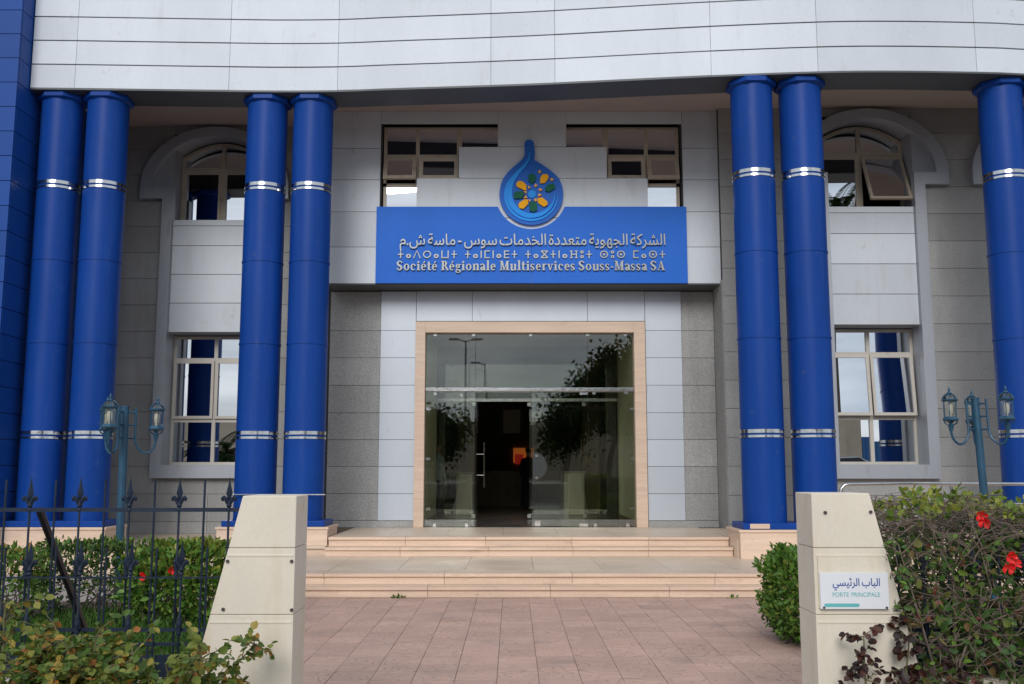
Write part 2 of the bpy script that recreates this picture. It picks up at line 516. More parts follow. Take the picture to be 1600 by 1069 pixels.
for r_, (ya, yb, z, xa, xb) in enumerate([(13.735, 15.93, Z2, -4.4, 5.0), (16.595, 18.9, Z4, -2.98, 3.52)]):
    x = xa
    while x < xb - 0.05:
        y = ya
        while y < yb - 0.05:
            piece('floor_slab', x + 0.003, min(x + 0.94, xb) - 0.003, y + 0.003, min(y + 0.75, yb) - 0.003, z - 0.04, z, 'terrace_stone', steps)
            y += 0.75
        x += 0.94
put('left_terrace', MB().box(-9.0, -2.99, 16.0, 19.4, -0.1, 0.40), 'travertine', kind='structure')
put('left_terrace_floor', MB().box(-9.0, -2.99, 15.96, 19.4, 0.402, 0.44), 'terrace_stone', kind='structure')
put('right_terrace', MB().box(3.53, 14.0, 15.62, 18.6, -0.1, Z4), 'terrace_stone', kind='structure')
put('ramp', MB().add([(5.01,13.6,0.0),(13,13.6,0.0),(13,15.3,0.0),(5.01,15.3,0.0),(5.01,13.6,0.60),(13,13.6,0.56),(13,15.3,0.56),(5.01,15.3,0.60)],
                     [(0,3,2,1),(4,5,6,7),(0,1,5,4),(1,2,6,5),(2,3,7,6),(3,0,4,7)]), 'travertine', kind='structure')

# ------------------------------------------------------------------ the office building
B = thing('office_building', 'grey stone and white metal office building with paired blue columns and a glass entrance', 'building', (0.33, 18.9, 0))

ZB = 8.15        # underside of the curved fascia
ZC = 8.55        # portico ceiling
FX = [-8.28, -7.52, -4.93, -3.9, -2.9, -2.19, -0.36, 0.73, 3.2, 5.04, 6.28, 7.72, 8.48, 10.0, 12.0, 14.0]
FY = [16.10, 16.12, 16.21, 16.235, 16.21, 16.14, 15.99, 15.88, 15.58, 15.41, 15.38, 15.43, 15.50, 15.75, 16.3, 17.1]
FP = spline([(a, b) for a, b in zip(FX, FY)], 6)
def fy(x):
    return float(np.interp(x, [p[0] for p in FP], [p[1] for p in FP]))
def strip(mb, xs, off0, off1, z0, z1):
    """curved slab following the fascia line between two offsets"""
    n = len(xs)
    vs_ = []
    for x in xs:
        vs_ += [(x, fy(x)+off0, z0), (x, fy(x)+off1, z0), (x, fy(x)+off1, z1), (x, fy(x)+off0, z1)]
    fs = []
    for i in range(n-1):
        a = i*4; b = a+4
        fs += [(a, b, b+3, a+3), (a+1, a+2, b+2, b+1), (a+3, b+3, b+2, a+2), (a, a+1, b+1, b)]
    fs += [(0, 3, 2, 1), (4*n-4, 4*n-3, 4*n-2, 4*n-1)]
    return mb.add(vs_, fs)
XS = list(np.linspace(-8.27, 13.9, 70))
fascia = put('fascia', strip(MB(), XS, 0.035, 0.72, ZB + 0.012, 12.0), 'joint_dark', B, smooth=True)
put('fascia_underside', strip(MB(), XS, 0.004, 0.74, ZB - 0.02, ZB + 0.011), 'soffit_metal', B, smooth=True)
joints = [-8.27] + [at(px, 100, fy((px-800)/95))[0] for px in (119, 359, 528, 767, 867, 1111, 1278, 1526)] + [9.3, 11.2, 13.9]
RH = 0.432
for r_ in range(9):
    for a, b in zip(joints[:-1], joints[1:]):
        n = max(3, int((b - a) / 0.3))
        z0 = ZB + r_ * RH
        sh = 0.0
        put('fascia_panel', strip(MB(), list(np.linspace(a + 0.003, b - 0.003, n)), rnd.uniform(-0.002, 0.003), 0.03, z0 + 0.011, z0 + RH - 0.011), 'white_panel', fascia, smooth=True)
put('portico_ceiling', MB().slab([(x, fy(x) + 0.70) for x in XS] + [(13.9, 19.6), (-8.27, 19.6)], ZC, ZC + 0.1), 'ceiling_plaster', B)
put('roof', MB().box(-8.3, 14, 16.4, 30, 11.9, 12.1), 'concrete', B)
put('end_wall', MB().box(13.9, 14.1, 15.7, 30, 0, 11.9), 'concrete', B)
put('back_wall', MB().box(-13, 14.1, 34, 34.2, 0, 12), 'concrete', B)
for px, py in ((325, 175), (1375, 150)):
    q = at(px, py, 17.3 if px < 800 else 16.75)
    d = put('downlight', MB().lathe([(0.15, -0.03), (0.15, 0.0)], (q.x, q.y, ZC - 0.001), 20), 'ceiling_plaster', B, smooth=True)
    put('lens', MB().lathe([(0.095, -0.045), (0.11, -0.029)], (q.x, q.y, ZC - 0.002), 18), 'frame_alu', d, smooth=True)

# blue panelled wing at the far left
bw = put('blue_wing', MB().box(-13, -8.32, 15.74, 34, 0, 12.6), 'joint_dark', B)
zj = 0.02
PH = 0.425
while zj < 12.4:
    for a, b in ((-13, -10.65), (-10.65, -8.285)):
        piece('panel', a + 0.006, b - 0.006, 15.70, 15.735, zj + 0.006, zj + PH - 0.006, 'blue_panel', bw)
    for a, b in ((15.735, 17.3), (17.3, 19.3)):
        piece('panel', -8.315, -8.285, a + 0.006, b - 0.006, zj + 0.006, zj + PH - 0.006, 'blue_panel', bw)
    zj += PH

# wing walls of granite slabs, with openings for the window bays
ZSB, ZSILL, ZHEAD, ZUS, ZSH, ZSP = 1.495, 1.75, 4.335, 6.60, 7.01, 7.24
TH = 0.528
TZ0 = at(1500, 594, 18.1)[2] - 10 * TH
def granite_wall(name, xa, xb, Y, zbot, ztop, holes, parent, tw=2.2):
    mb = MB()
    xs = sorted([xa] + [h for c in holes for h in (c - 0.87, c + 0.87)] + [xb])
    for a, b in zip(xs[0::2], xs[1::2]):
        mb.box(a, b, Y + 0.03, Y + 0.35, zbot - 0.3, 9.0)
    for c in holes:
        mb.box(c - 0.87, c + 0.87, Y + 0.03, Y + 0.35, zbot - 0.3, ZSB)
        mb.box(c - 0.87, c + 0.87, Y + 0.031, Y + 0.35, 8.37, 9.0)
    w = put(name, mb, 'joint_dark', parent)
    z = TZ0
    while z < ztop:
        z0 = max(z, zbot); z1 = min(z + TH, ztop)
        if z1 - z0 > 0.03:
            spans = [(xa, xb)]
            if z0 < ZSB - 0.03 < z1:
                for c in holes:
                    piece('granite_slab', c - 0.867, c + 0.867, Y, Y + 0.028, z0 + 0.004, ZSB + 0.02, 'granite', w)
            if z1 > ZSB:
                for c in holes:
                    out = []
                    for (a, b) in spans:
                        if c - 0.87 > a: out.append((a, min(b, c - 0.87)))
                        if c + 0.87 < b: out.append((max(a, c + 0.87), b))
                    spans = [s for s in out if s[1] - s[0] > 0.02]
            for (a, b) in spans:
                n = max(1, round((b - a) / tw))
                for i in range(n):
                    piece('granite_slab', a + (b-a)*i/n + 0.003, a + (b-a)*(i+1)/n - 0.003, Y, Y + 0.028, z0 + 0.004, z1 - 0.004, 'granite', w)
        z += TH
    return w
XL, XR, XR2 = -5.94, 6.785, 10.2
granite_wall('left_wing_wall', -8.28, -3.45, 19.1, 0.44, ZC, [XL], B)
granite_wall('right_wing_wall', 3.96, 13.9, 18.1, Z4, ZC, [XR, XR2], B)
piece('granite_return', 3.94, 3.97, 18.12, 18.9, Z4, 5.2, 'granite', B)

def ell(cx, cz, a, b, t0, t1, n):
    return [(cx + a * math.cos(t0 + (t1-t0)*i/n), cz + b * math.sin(t0 + (t1-t0)*i/n)) for i in range(n+1)]

def frame_bars(mb, rects, y0, y1):
    for i, (a, b, c, d) in enumerate(rects):
        mb.box(a, b, y0 + 0.0015 * (i % 5), y1 - 0.0015 * (i % 3), c, d)
    return mb

def sash(parent, x0, x1, z0, z1, Y, tilt, t=0.055, mat='mirror_glass', fm='frame_alu'):
    """top-hung opening sash; tilt swings its foot outwards"""
    def rot(p):
        dz = p[2] - z1; dy = p[1] - Y
        c, s = math.cos(tilt), math.sin(tilt)
        return (p[0], Y + dy * c + dz * s, z1 + dz * c - dy * s)
    mb = MB()
    for i, (a, b, c, d) in enumerate([(x0, x0+t, z0, z1), (x1-t, x1, z0, z1), (x0+t, x1-t, z0, z0+t), (x0+t, x1-t, z1-t, z1)]):
        mb.box(a, b, Y - 0.03, Y + 0.02, c, d)
    mb.v = [rot(p) for p in mb.v]
    o = put('sash', mb, fm, parent)
    g = MB().box(x0+t-0.004, x1-t+0.004, Y - 0.008, Y - 0.002, z0+t-0.004, z1-t+0.004)
    skew(g, (x0+x1)/2, (z0+z1)/2)
    g.v = [rot(p) for p in g.v]
    put('pane', g, mat, parent)

YAW = [0.0]
def skew(mb, xm, zm):
    """old panes never sit quite parallel to the wall"""
    a_ = YAW[0] + rnd.uniform(-0.0015, 0.0015); b_ = rnd.uniform(-0.002, 0.002)
    mb.v = [(v[0], v[1] + (v[0] - xm) * a_ + (v[2] - zm) * b_, v[2]) for v in mb.v]
    return mb
def pane(parent, x0, x1, z0, z1, Y, mat='mirror_glass'):
    put('pane', skew(MB().box(x0 - 0.004, x1 + 0.004, Y - 0.004, Y + 0.002, z0 - 0.004, z1 + 0.004), (x0+x1)/2, (z0+z1)/2), mat, parent)

def window_bay(xc, Y, opened):
    S = 1.02; I = 0.815; YS = Y - 0.15
    # surround: side strips, foot, arch with shoulders, reveal boxes
    sr = put('window_surround', MB().box(xc-S, xc-I, YS, Y+0.02, ZSB, ZSP - 0.001).box(xc+I, xc+S, YS, Y+0.02, ZSB, ZSP - 0.001)
             .box(xc-I, xc+I, YS, Y+0.02, ZSB, ZSILL), 'trim_metal', B)
    n = 36
    oa = ell(xc, ZSP, 1.48, 1.255, 0, math.pi, n); ia = ell(xc, ZSP, 1.25, 1.065, 0, math.pi, n)
    am = MB()
    for i in range(n):
        am.add([(oa[i][0], YS, oa[i][1]), (oa[i+1][0], YS, oa[i+1][1]), (ia[i+1][0], YS, ia[i+1][1]), (ia[i][0], YS, ia[i][1]),
                (oa[i][0], Y, oa[i][1]), (oa[i+1][0], Y, oa[i+1][1]), (ia[i+1][0], Y, ia[i+1][1]), (ia[i][0], Y, ia[i][1])],
               [(3,2,1,0),(0,1,5,4),(2,3,7,6)])
    for s in (-1, 1):
        a, b = sorted((xc + s * S, xc + s * 1.48))
        am.box(a + (0.001 if s > 0 else 0), b - (0.001 if s < 0 else 0), YS + 0.002, Y, ZSH, ZSP)
    put('arch_trim', am, 'trim_metal', sr)
    # infill plate between arch and opening, with reveal
    hw = 0.85; zk = 8.05; za = 8.365
    ope = []
    m_ = 24
    for i in range(m_+1):
        t = i / m_
        if t < 0.2: ope.append((xc + hw, ZSP + (zk - ZSP) * t / 0.2))
        elif t > 0.8: ope.append((xc - hw, zk - (zk - ZSP) * (t - 0.8) / 0.2))
        else:
            u = (t - 0.2) / 0.6 * 2 - 1
            ope.append((xc - hw * u, zk + (za - zk) * (1 - u * u)))
    inn = ell(xc, ZSP, 1.26, 1.15, 0, math.pi, m_)
    pm = MB()
    for i in range(m_):
        pm.add([(inn[i][0], Y-0.02, inn[i][1]), (inn[i+1][0], Y-0.02, inn[i+1][1]), (ope[i+1][0], Y-0.02, ope[i+1][1]), (ope[i][0], Y-0.02, ope[i][1]),
                (ope[i+1][0], Y+0.46, ope[i+1][1]), (ope[i][0], Y+0.46, ope[i][1])], [(3,2,1,0), (3,5,4,2)])
    for s in (-1, 1):
        a, b = sorted((xc + s*hw, xc + s*0.95))
        pm.box(a, b, Y + 0.031, Y + 0.46, ZUS, ZSP - 0.002)
        pm.box(a, b, Y + 0.031, Y + 0.46, ZSILL - 0.2, ZHEAD)
    pm.box(xc-0.87, xc+0.87, Y + 0.032, Y + 0.46, ZSB + 0.05, ZSILL - 0.002)
    pm.box(xc-0.87, xc+0.87, Y + 0.033, Y + 0.46, ZHEAD, ZUS - 0.04)
    put('reveal', pm, 'trim_metal', sr)
    piece('granite_slab', xc - 0.867, xc + 0.867, Y + 0.001, Y + 0.028, 8.38, ZC - 0.004, 'granite', sr)
    # white spandrel panels
    zz = [ZHEAD, 4.915, 5.491, 6.072, 6.475, ZUS]
    for a, b in zip(zz[:-1], zz[1:]):
        piece('spandrel_panel', xc - I + 0.004, xc + I - 0.004, Y - 0.05, Y + 0.02, a + 0.006, b - 0.006, 'white_panel', sr)
    # lower window
    YW = Y + 0.42; x0, x1 = xc - 0.855, xc + 0.855; t = 0.055
    zr = [ZSILL, 2.59, 2.68, 3.80, 3.875, ZHEAD - 0.02]
    lw_ = put('window', frame_bars(MB(), [(x0, x0+t, ZSILL, ZHEAD-0.02), (x1-t, x1, ZSILL, ZHEAD-0.02), (xc-0.035, xc+0.035, ZSILL, ZHEAD-0.02),
              (x0+t, x1-t, ZSILL, ZSILL+t), (x0+t, x1-t, zr[1], zr[2]), (x0+t, x1-t, zr[3], zr[4]), (x0+t, x1-t, ZHEAD-0.075, ZHEAD-0.02)], YW, YW+0.08), 'frame_alu', B)
    for a, b in ((x0+t, xc-0.035), (xc+0.035, x1-t)):
        pane(lw_, a, b, ZSILL+t, zr[1], YW + 0.04)
        pane(lw_, a, b, zr[4], ZHEAD-0.075, YW + 0.04)
        sash(lw_, a - 0.02, b + 0.02, zr[2] - 0.02, zr[3] + 0.02, YW - 0.012, opened if opened else 0.0)
    # upper window with segmental head
    YU = Y + 0.42; xu = 0.845; zt = 7.78
    ob = []; ib = []
    for i in range(17):
        u = 1 - i / 8
        ob.append((xc + xu * u, 8.02 + 0.31 * (1 - u*u)))
        ib.append((xc + (xu - 0.06) * u, 7.965 + 0.307 * (1 - u*u)))
    um = MB()
    um.prism(ob + ib[::-1], YU, YU + 0.08)
    frame_bars(um, [(xc-xu, xc-xu+0.06, ZUS, 8.019), (xc+xu-0.06, xc+xu, ZUS, 8.019), (xc-0.04, xc+0.04, ZUS, 8.285),
                    (xc-xu+0.06, xc+xu-0.06, ZUS-0.03, ZUS+0.03), (xc-xu+0.06, xc+xu-0.06, zt-0.05, zt+0.03)], YU + 0.001, YU + 0.078)
    uw = put('window', um, 'frame_bronze', B)
    gp = [(p[0], p[1] + 0.01) for p in ib]
    put('pane', MB().prism(gp + [(xc - xu + 0.05, zt + 0.02), (xc + xu - 0.05, zt + 0.02)], YU + 0.036, YU + 0.042), 'mirror_glass', uw)
    for s in (-1, 1):
        a, b = sorted((xc + s*0.04, xc + s*(xu-0.06)))
        if opened and s > 0:
            sash(uw, a - 0.02, b + 0.03, ZUS + 0.05, zt - 0.06, YU - 0.012, 0.42, fm='frame_bronze')
        else:
            sash(uw, a - 0.01, b + 0.01, ZUS + 0.032, zt - 0.052, YU + 0.02, 0.0, fm='frame_bronze')
    # the room behind
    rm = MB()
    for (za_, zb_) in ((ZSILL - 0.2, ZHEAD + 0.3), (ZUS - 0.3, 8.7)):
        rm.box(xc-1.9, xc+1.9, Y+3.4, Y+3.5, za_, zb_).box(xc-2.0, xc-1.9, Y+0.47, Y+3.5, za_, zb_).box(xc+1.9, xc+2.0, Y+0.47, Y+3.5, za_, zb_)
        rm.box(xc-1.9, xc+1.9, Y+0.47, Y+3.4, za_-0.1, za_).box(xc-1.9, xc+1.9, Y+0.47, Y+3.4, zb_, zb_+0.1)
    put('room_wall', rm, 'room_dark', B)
YAW[0] = 0.0
window_bay(XL, 19.1, 0.0)
window_bay(XR, 18.1, 0.085)
YAW[0] = 0.0
window_bay(XR2, 18.1, 0.0)

# ------------------------------------------------------------------ columns on pedestals
CR = 0.345
prof = [(CR, 0.0)]
for z in (2.95, 4.37):
    prof += [(CR, z-0.016), (CR+0.009, z-0.0155), (CR+0.009, z+0.0155), (CR, z+0.016)]
prof.append((CR, 7.30))
col_me = MB().lathe(prof, n=48).mesh('column', 'blue_paint', True, 30)
ring_me = MB().lathe([(CR+0.002, -0.004), (CR+0.012, 0.0), (CR+0.010, 0.058), (CR+0.002, 0.062)], n=48).mesh('steel_band', 'steel', True, 40)
ring2_me = MB().lathe([(CR+0.002, -0.004), (CR+0.012, 0.0), (CR+0.010, 0.038), (CR+0.002, 0.042)], n=48).mesh('steel_band', 'steel', True, 40)
cap_me = MB().lathe([(CR+0.01, -0.10), (CR+0.075, -0.065), (CR+0.075, 0.0), (CR+0.065, 0.02)], n=8, rot=math.pi/8).mesh('capital', 'blue_paint')
ZP = 0.74
def column_pair(xs_, zfoot, note):
    yc = fy(sum(xs_)/len(xs_)) + 0.42
    p = put('pedestal', MB().box(xs_[0]-0.50, xs_[1]+0.50, yc-0.43, yc+0.47, zfoot, ZP-0.055), 'travertine', B, bevel=0.004)
    put('coping', MB().box(xs_[0]-0.52, xs_[1]+0.52, yc-0.45, yc+0.49, ZP-0.053, ZP-0.012), 'travertine', p, bevel=0.006)
    put('base_plate', MB().box(xs_[0]-0.44, xs_[1]+0.44, yc-0.39, yc+0.40, ZP-0.011, ZP+0.085), 'blue_paint', p, bevel=0.012)
    for x in xs_:
        yy = fy(x) + 0.42 if False else yc
        c = link('column', col_me, B, (x, yy, ZP + 0.086))
        for zb_, me in ((6.505, ring_me), (6.435, ring2_me), (2.235, ring_me), (2.165, ring2_me)):
            link('steel_band', me, c, (x, yy, zb_))
        link('capital', cap_me, c, (x, yy, ZB - 0.042))
column_pair((-7.89, -7.09), 0.0, 'l')
column_pair((-4.32, -3.51), 0.0, 'l')
column_pair((4.04, 4.86), Z2, 'r')
column_pair((8.28, 9.09), Z2, 'r')
# a broken-off stretch of base plate and a steel rod tied across one pair
yc_ = fy(4.45) + 0.42 - 0.39
q0, q1 = at(1172, 826, yc_), at(1203, 826, yc_)
put('patched_edge', MB().box(q0.x, q1.x, yc_ - 0.012, yc_ + 0.02, ZP + 0.002, ZP + 0.078), 'travertine', B, bevel=0.006)
yc_ = fy(-3.9) + 0.42 - 0.37
q0, q1 = at(364, 773, yc_), at(508, 773, yc_)
put('steel_rod', MB().tube([(q0.x, yc_, q0.z), (q1.x, yc_, q1.z)], 0.011, 8), 'steel', B, smooth=True)

# ------------------------------------------------------------------ entrance: granite strips, metal cladding, bay above
YD = 18.9
ew = put('entrance_wall', MB().box(-3.6, -2.45, YD+0.06, YD+0.4, 0.3, 5.3).box(-2.45, -1.88, YD+0.045, YD+0.4, 0.3, 5.3).box(2.6, 3.2, YD+0.045, YD+0.4, 0.3, 5.3)
         .box(3.2, 4.0, YD+0.06, YD+0.4, 0.3, 5.3).box(-1.88, 2.6, YD+0.045, YD+0.4, 4.53, 5.3), 'joint_dark', B)
xg0, xm0, xf0 = at(512, 600, YD).x, at(593.5, 600, YD).x, at(649.5, 600, YD).x
xf1, xm1, xg1 = at(1009, 600, YD).x, at(1066.5, 600, YD).x, 3.95
zrow = [at(800, v, YD)[2] for v in (813.5, 771.5, 729, 687, 645, 602, 559, 516.5, 452)]
zrow[-1] = 5.12
for i in range(8):
    piece('metal_panel', xm0+0.003, xf0-0.012, YD, YD+0.04, zrow[i]+0.004, zrow[i+1]-0.004, 'grey_panel', ew)
    piece('metal_panel', xf1+0.012, xm1-0.003, YD, YD+0.04, zrow[i]+0.004, zrow[i+1]-0.004, 'grey_panel', ew)
    piece('granite_slab', -3.55, xm0-0.004, YD+0.03, YD+0.058, zrow[i]+0.004, zrow[i+1]-0.004, 'granite', ew)
    piece('granite_slab', xm1+0.004, xg1-0.01, YD+0.03, YD+0.058, zrow[i]+0.004, zrow[i+1]-0.004, 'granite', ew)
piece('granite_slab', -3.55, xf0-0.012, YD+0.02, YD+0.058, Z4, zrow[0]-0.004, 'granite', ew)
piece('granite_slab', xf1+0.012, xg1-0.01, YD+0.02, YD+0.058, Z4, zrow[0]-0.004, 'granite', ew)
xh = [xf0-0.006, at(738, 480, YD).x, at(918, 480, YD).x, xf1+0.006]
for a, b in zip(xh[:-1], xh[1:]):
    piece('metal_panel', a+0.004, b-0.004, YD+0.001, YD+0.04, 4.535, 5.12, 'grey_panel', ew)

# upper bay that carries the sign
YB = 18.25
BX0, BX1 = at(512, 400, YB).x, at(1152, 400, YB).x
ZBB = at(800, 443, YB)[2]
bay = put('upper_bay', MB().box(BX0+0.02, BX1-0.02, YB+0.04, YB+1.0, ZBB+0.004, ZBB+1.45).box(BX0+0.02, at(596, 250, YB).x, YB+0.041, YB+1.0, ZBB+1.45, 8.56)
          .box(at(1065, 250, YB).x, BX1-0.02, YB+0.041, YB+1.0, ZBB+1.45, 8.56).box(at(779, 220, YB).x, at(884, 220, YB).x, YB+0.042, YB+1.0, ZBB+1.45, 8.56), 'joint_dark', B)
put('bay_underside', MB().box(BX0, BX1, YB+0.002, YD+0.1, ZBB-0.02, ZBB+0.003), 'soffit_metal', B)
xa, xb = at(594.5, 260, YB).x, at(1066.5, 260, YB).x
zb_rows = [ZBB] + [at(540, v, YB)[2] for v in (386, 331, 281, 232)] + [8.55]
for i in range(5):
    piece('bay_panel', BX0, xa-0.004, YB, YB+0.04, zb_rows[i]+0.005, zb_rows[i+1]-0.005, 'white_panel', bay)
    piece('bay_panel', xb+0.004, BX1, YB, YB+0.04, zb_rows[i]+0.005, zb_rows[i+1]-0.005, 'white_panel', bay)
zq = [ZBB, at(800, 385, YB)[2], at(800, 330, YB)[2], at(800, 278.5, YB)[2], at(800, 229.5, YB)[2], 8.55]
xs1 = (at(651, 300, YB).x, at(1012, 300, YB).x); xs2 = (at(717, 255, YB).x, at(948, 255, YB).x); xs3 = (at(778, 210, YB).x, at(884.5, 210, YB).x)
piece('bay_panel', xa+0.004, xb-0.004, YB, YB+0.04, zq[0]+0.005, zq[1]-0.005, 'white_panel', bay)
piece('bay_panel', xa+0.004, xb-0.004, YB, YB+0.04, zq[1]+0.005, zq[2]-0.14, 'white_panel', bay)
for (a, b), z0, z1 in ((xs1, zq[2]-0.13, zq[3]), (xs2, zq[3], zq[4]), (xs3, zq[4], zq[5])):
    mid = (a + b) / 2
    piece('bay_panel', a, b, YB, YB+0.04, z0+0.005, z1-0.005, 'white_panel', bay)
ztp = at(800, 193, YB)[2]
piece('bay_panel', xa+0.004, xs3[0]-0.004, YB, YB+0.04, ztp, 8.545, 'white_panel', bay)
piece('bay_panel', xs3[1]+0.004, xb-0.004, YB, YB+0.04, ztp, 8.545, 'white_panel', bay)
for s in (-1, 1):
    xo = xa if s < 0 else xb
    f1, f2, f3 = (xs1[0], xs2[0], xs3[0]) if s < 0 else (xs1[1], xs2[1], xs3[1])
    Yw = YB + 0.17
    def o_(x0, x1): return tuple(sorted((x0, x1)))
    t = 0.06
    xo_i = xo - s * 0.04
    z_a, z_b, z_c, z_d = zq[2]-0.13, at(800, 289, Yw)[2], at(800, 244, Yw)[2], at(800, 203, Yw)[2]
    bars = [(*o_(xo_i, xo_i - s*t), z_a, z_d), (*o_(f1 - s*0.03, f1 + s*0.04), z_b-0.02, z_d), (*o_(f2 - s*0.05, f2 + s*0.05), zq[3]-0.02, z_d),
            (*o_(xo_i, f3), z_d, z_d + 0.05), (*o_(xo_i, f2), z_c - 0.03, z_c + 0.03), (*o_(xo_i, f1), z_b - 0.04, z_b + 0.03), (*o_(f2, f3), zq[4] - 0.03, zq[4] + 0.02)]
    wn_ = put('window', frame_bars(MB(), bars, Yw, Yw + 0.07), 'frame_bronze', B)
    a, b = o_(xo_i - s*t, f1); pane(wn_, a, b, z_c + 0.03, z_d, Yw + 0.03)
    a, b = o_(f1, f2); pane(wn_, a, b, z_c + 0.03, z_d, Yw + 0.03)
    a, b = o_(f2, f3); pane(wn_, a, b, zq[4], z_d, Yw + 0.03)
    a, b = o_(xo_i - s*t, f1); pane(wn_, a, b, z_a, z_b - 0.04, Yw + 0.03)
    a, b = o_(xo_i, f1); sash(wn_, a + 0.01, b - 0.02, z_b + 0.04, z_c - 0.035, Yw - 0.02, 0.30, 0.075, fm='frame_bronze')
    a, b = o_(f1, f2); sash(wn_, a + 0.03, b - 0.02, z_b + 0.10, z_c - 0.035, Yw - 0.01, 0.05, 0.075, fm='frame_bronze')
    a, b = o_(xo, f3)
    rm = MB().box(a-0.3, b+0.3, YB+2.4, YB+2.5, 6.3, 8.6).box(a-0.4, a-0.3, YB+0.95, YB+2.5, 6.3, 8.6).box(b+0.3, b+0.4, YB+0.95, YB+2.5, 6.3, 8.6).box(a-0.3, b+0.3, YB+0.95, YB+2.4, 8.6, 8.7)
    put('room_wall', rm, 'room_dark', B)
put('head_board', MB().box(xa, xb, YB+0.05, YB+0.6, ztp + 0.12, 8.54), 'soffit_metal', B)

# door surround (travertine) and glazing
DX0, DX1 = -1.684, 2.370
DZ = 4.303
df = put('door_surround', MB().box(-1.874, DX0, YD-0.05, YD+0.22, Z4, 4.517).box(DX1, 2.586, YD-0.05, YD+0.22, Z4, 4.517).box(DX0+0.0005, DX1-0.0005, YD-0.05, YD+0.22, DZ, 4.5165), 'travertine', B, bevel=0.004)
YG = YD + 0.10
ZT = 3.20
jx = [DX0+0.004, at(743, 560, YG).x, at(918, 560, YG).x, DX1-0.004]
def gl(x0, x1, z0, z1, Yp, par):
    put('glass_pane', MB().box(x0, x1, Yp, Yp + 0.012, z0, z1), 'clear_glass', par)
for a, b in zip(jx[:-1], jx[1:]):
    gl(a+0.003, b-0.003, ZT+0.05, DZ-0.004, YG, df)
gl(jx[0], jx[1]-0.003, Z4+0.01, ZT-0.05, YG, df)
gl(jx[2]+0.003, jx[3], Z4+0.01, ZT-0.05, YG, df)
put('steel_bar', MB().box(DX0, DX1, YG-0.05, YG-0.005, ZT-0.035, ZT+0.035), 'steel', df, bevel=0.006)
put('steel_bar', MB().box(DX0, DX1, YG+0.02, YG+0.06, ZT-0.05, ZT-0.012), 'steel', df, bevel=0.006)
xm = (jx[1] + jx[2]) / 2
ld = put('door_leaf', MB().box(jx[1]+0.012, jx[1]+0.026, YG+0.03, YG+1.05, Z4+0.02, ZT-0.06), 'clear_glass', df)
rd = put('door_leaf', MB().box(xm+0.004, jx[2]-0.004, YG+0.002, YG+0.014, Z4+0.02, ZT-0.06), 'clear_glass', df)
dsc = [(xm + 0.02 + 0.27 * math.cos(t), 1.72 + 0.27 * math.sin(t)) for t in np.linspace(-math.pi/2, math.pi/2, 22)]
put('door_handle', MB().prism(dsc, YG-0.03, YG-0.018), 'frosted_disc', df)
for z in (1.50, 1.92):
    put('handle_stud', MB().lathe([(0.03, 0), (0.03, 0.03)], n=14).add([], []), 'steel', df, smooth=True, loc=(xm+0.09, YG-0.035, z)).rotation_euler = (R(90), 0, 0)
    put('handle_bar', MB().tube([(jx[1]+0.03, YG+0.93, z+0.05), (jx[1]+0.15, YG+0.93, z+0.05)], 0.014, 8), 'steel', df, smooth=True)
put('handle_bar', MB().tube([(jx[1]+0.15, YG+0.93, 1.3), (jx[1]+0.15, YG+0.93, 2.2)], 0.016, 8), 'steel', df, smooth=True)
def fitting(px, py, w, h, Yp=YG):
    q = at(px, py, Yp)
    piece('glass_fitting', q.x - w/2, q.x + w/2, Yp - 0.018, Yp + 0.028, q.z - h/2, q.z + h/2, 'steel', df)
for px, py, w, h in [(679, 820.5, .06, .06), (729, 820.5, .06, .06), (840, 818, .11, .10), (912, 820.5, .17, .06), (930, 820.5, .06, .06), (981, 820.5, .06, .06),
                     (680, 523.5, .06, .05), (740, 523.5, .06, .05), (829, 523.5, .06, .05), (918, 523.5, .06, .05), (977, 523.5, .06, .05),
                     (680, 616, .06, .06), (721, 618, .05, .05), (912, 615, .16, .05), (928, 614, .06, .06), (978, 614, .08, .05),
                     (669, 639, .08, .05), (669, 717, .08, .05), (669, 795, .08, .05), (988, 639, .08, .05), (988, 717, .08, .05), (988, 795, .08, .05)]:
    fitting(px, py, w, h)
# vestibule, inner glass screen and lobby
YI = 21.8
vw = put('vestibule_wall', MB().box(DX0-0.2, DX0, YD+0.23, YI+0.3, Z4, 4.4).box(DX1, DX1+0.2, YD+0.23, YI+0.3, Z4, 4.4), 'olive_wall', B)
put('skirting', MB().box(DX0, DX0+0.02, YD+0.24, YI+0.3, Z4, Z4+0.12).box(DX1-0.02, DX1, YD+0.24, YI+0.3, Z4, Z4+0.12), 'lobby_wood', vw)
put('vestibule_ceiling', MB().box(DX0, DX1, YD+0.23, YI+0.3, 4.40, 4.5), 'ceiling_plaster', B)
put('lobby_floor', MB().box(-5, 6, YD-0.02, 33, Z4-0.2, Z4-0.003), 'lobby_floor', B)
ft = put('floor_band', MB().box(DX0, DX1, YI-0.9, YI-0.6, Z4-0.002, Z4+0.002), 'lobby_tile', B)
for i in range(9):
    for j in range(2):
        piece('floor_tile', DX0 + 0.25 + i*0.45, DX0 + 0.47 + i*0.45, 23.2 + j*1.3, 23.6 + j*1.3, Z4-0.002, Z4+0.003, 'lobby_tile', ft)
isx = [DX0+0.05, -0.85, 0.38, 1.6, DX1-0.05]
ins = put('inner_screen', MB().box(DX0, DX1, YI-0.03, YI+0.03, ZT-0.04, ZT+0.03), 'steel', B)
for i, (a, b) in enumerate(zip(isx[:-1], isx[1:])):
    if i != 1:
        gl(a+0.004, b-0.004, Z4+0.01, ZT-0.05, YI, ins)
gl(isx[0], isx[-1], ZT+0.04, 4.39, YI, ins)
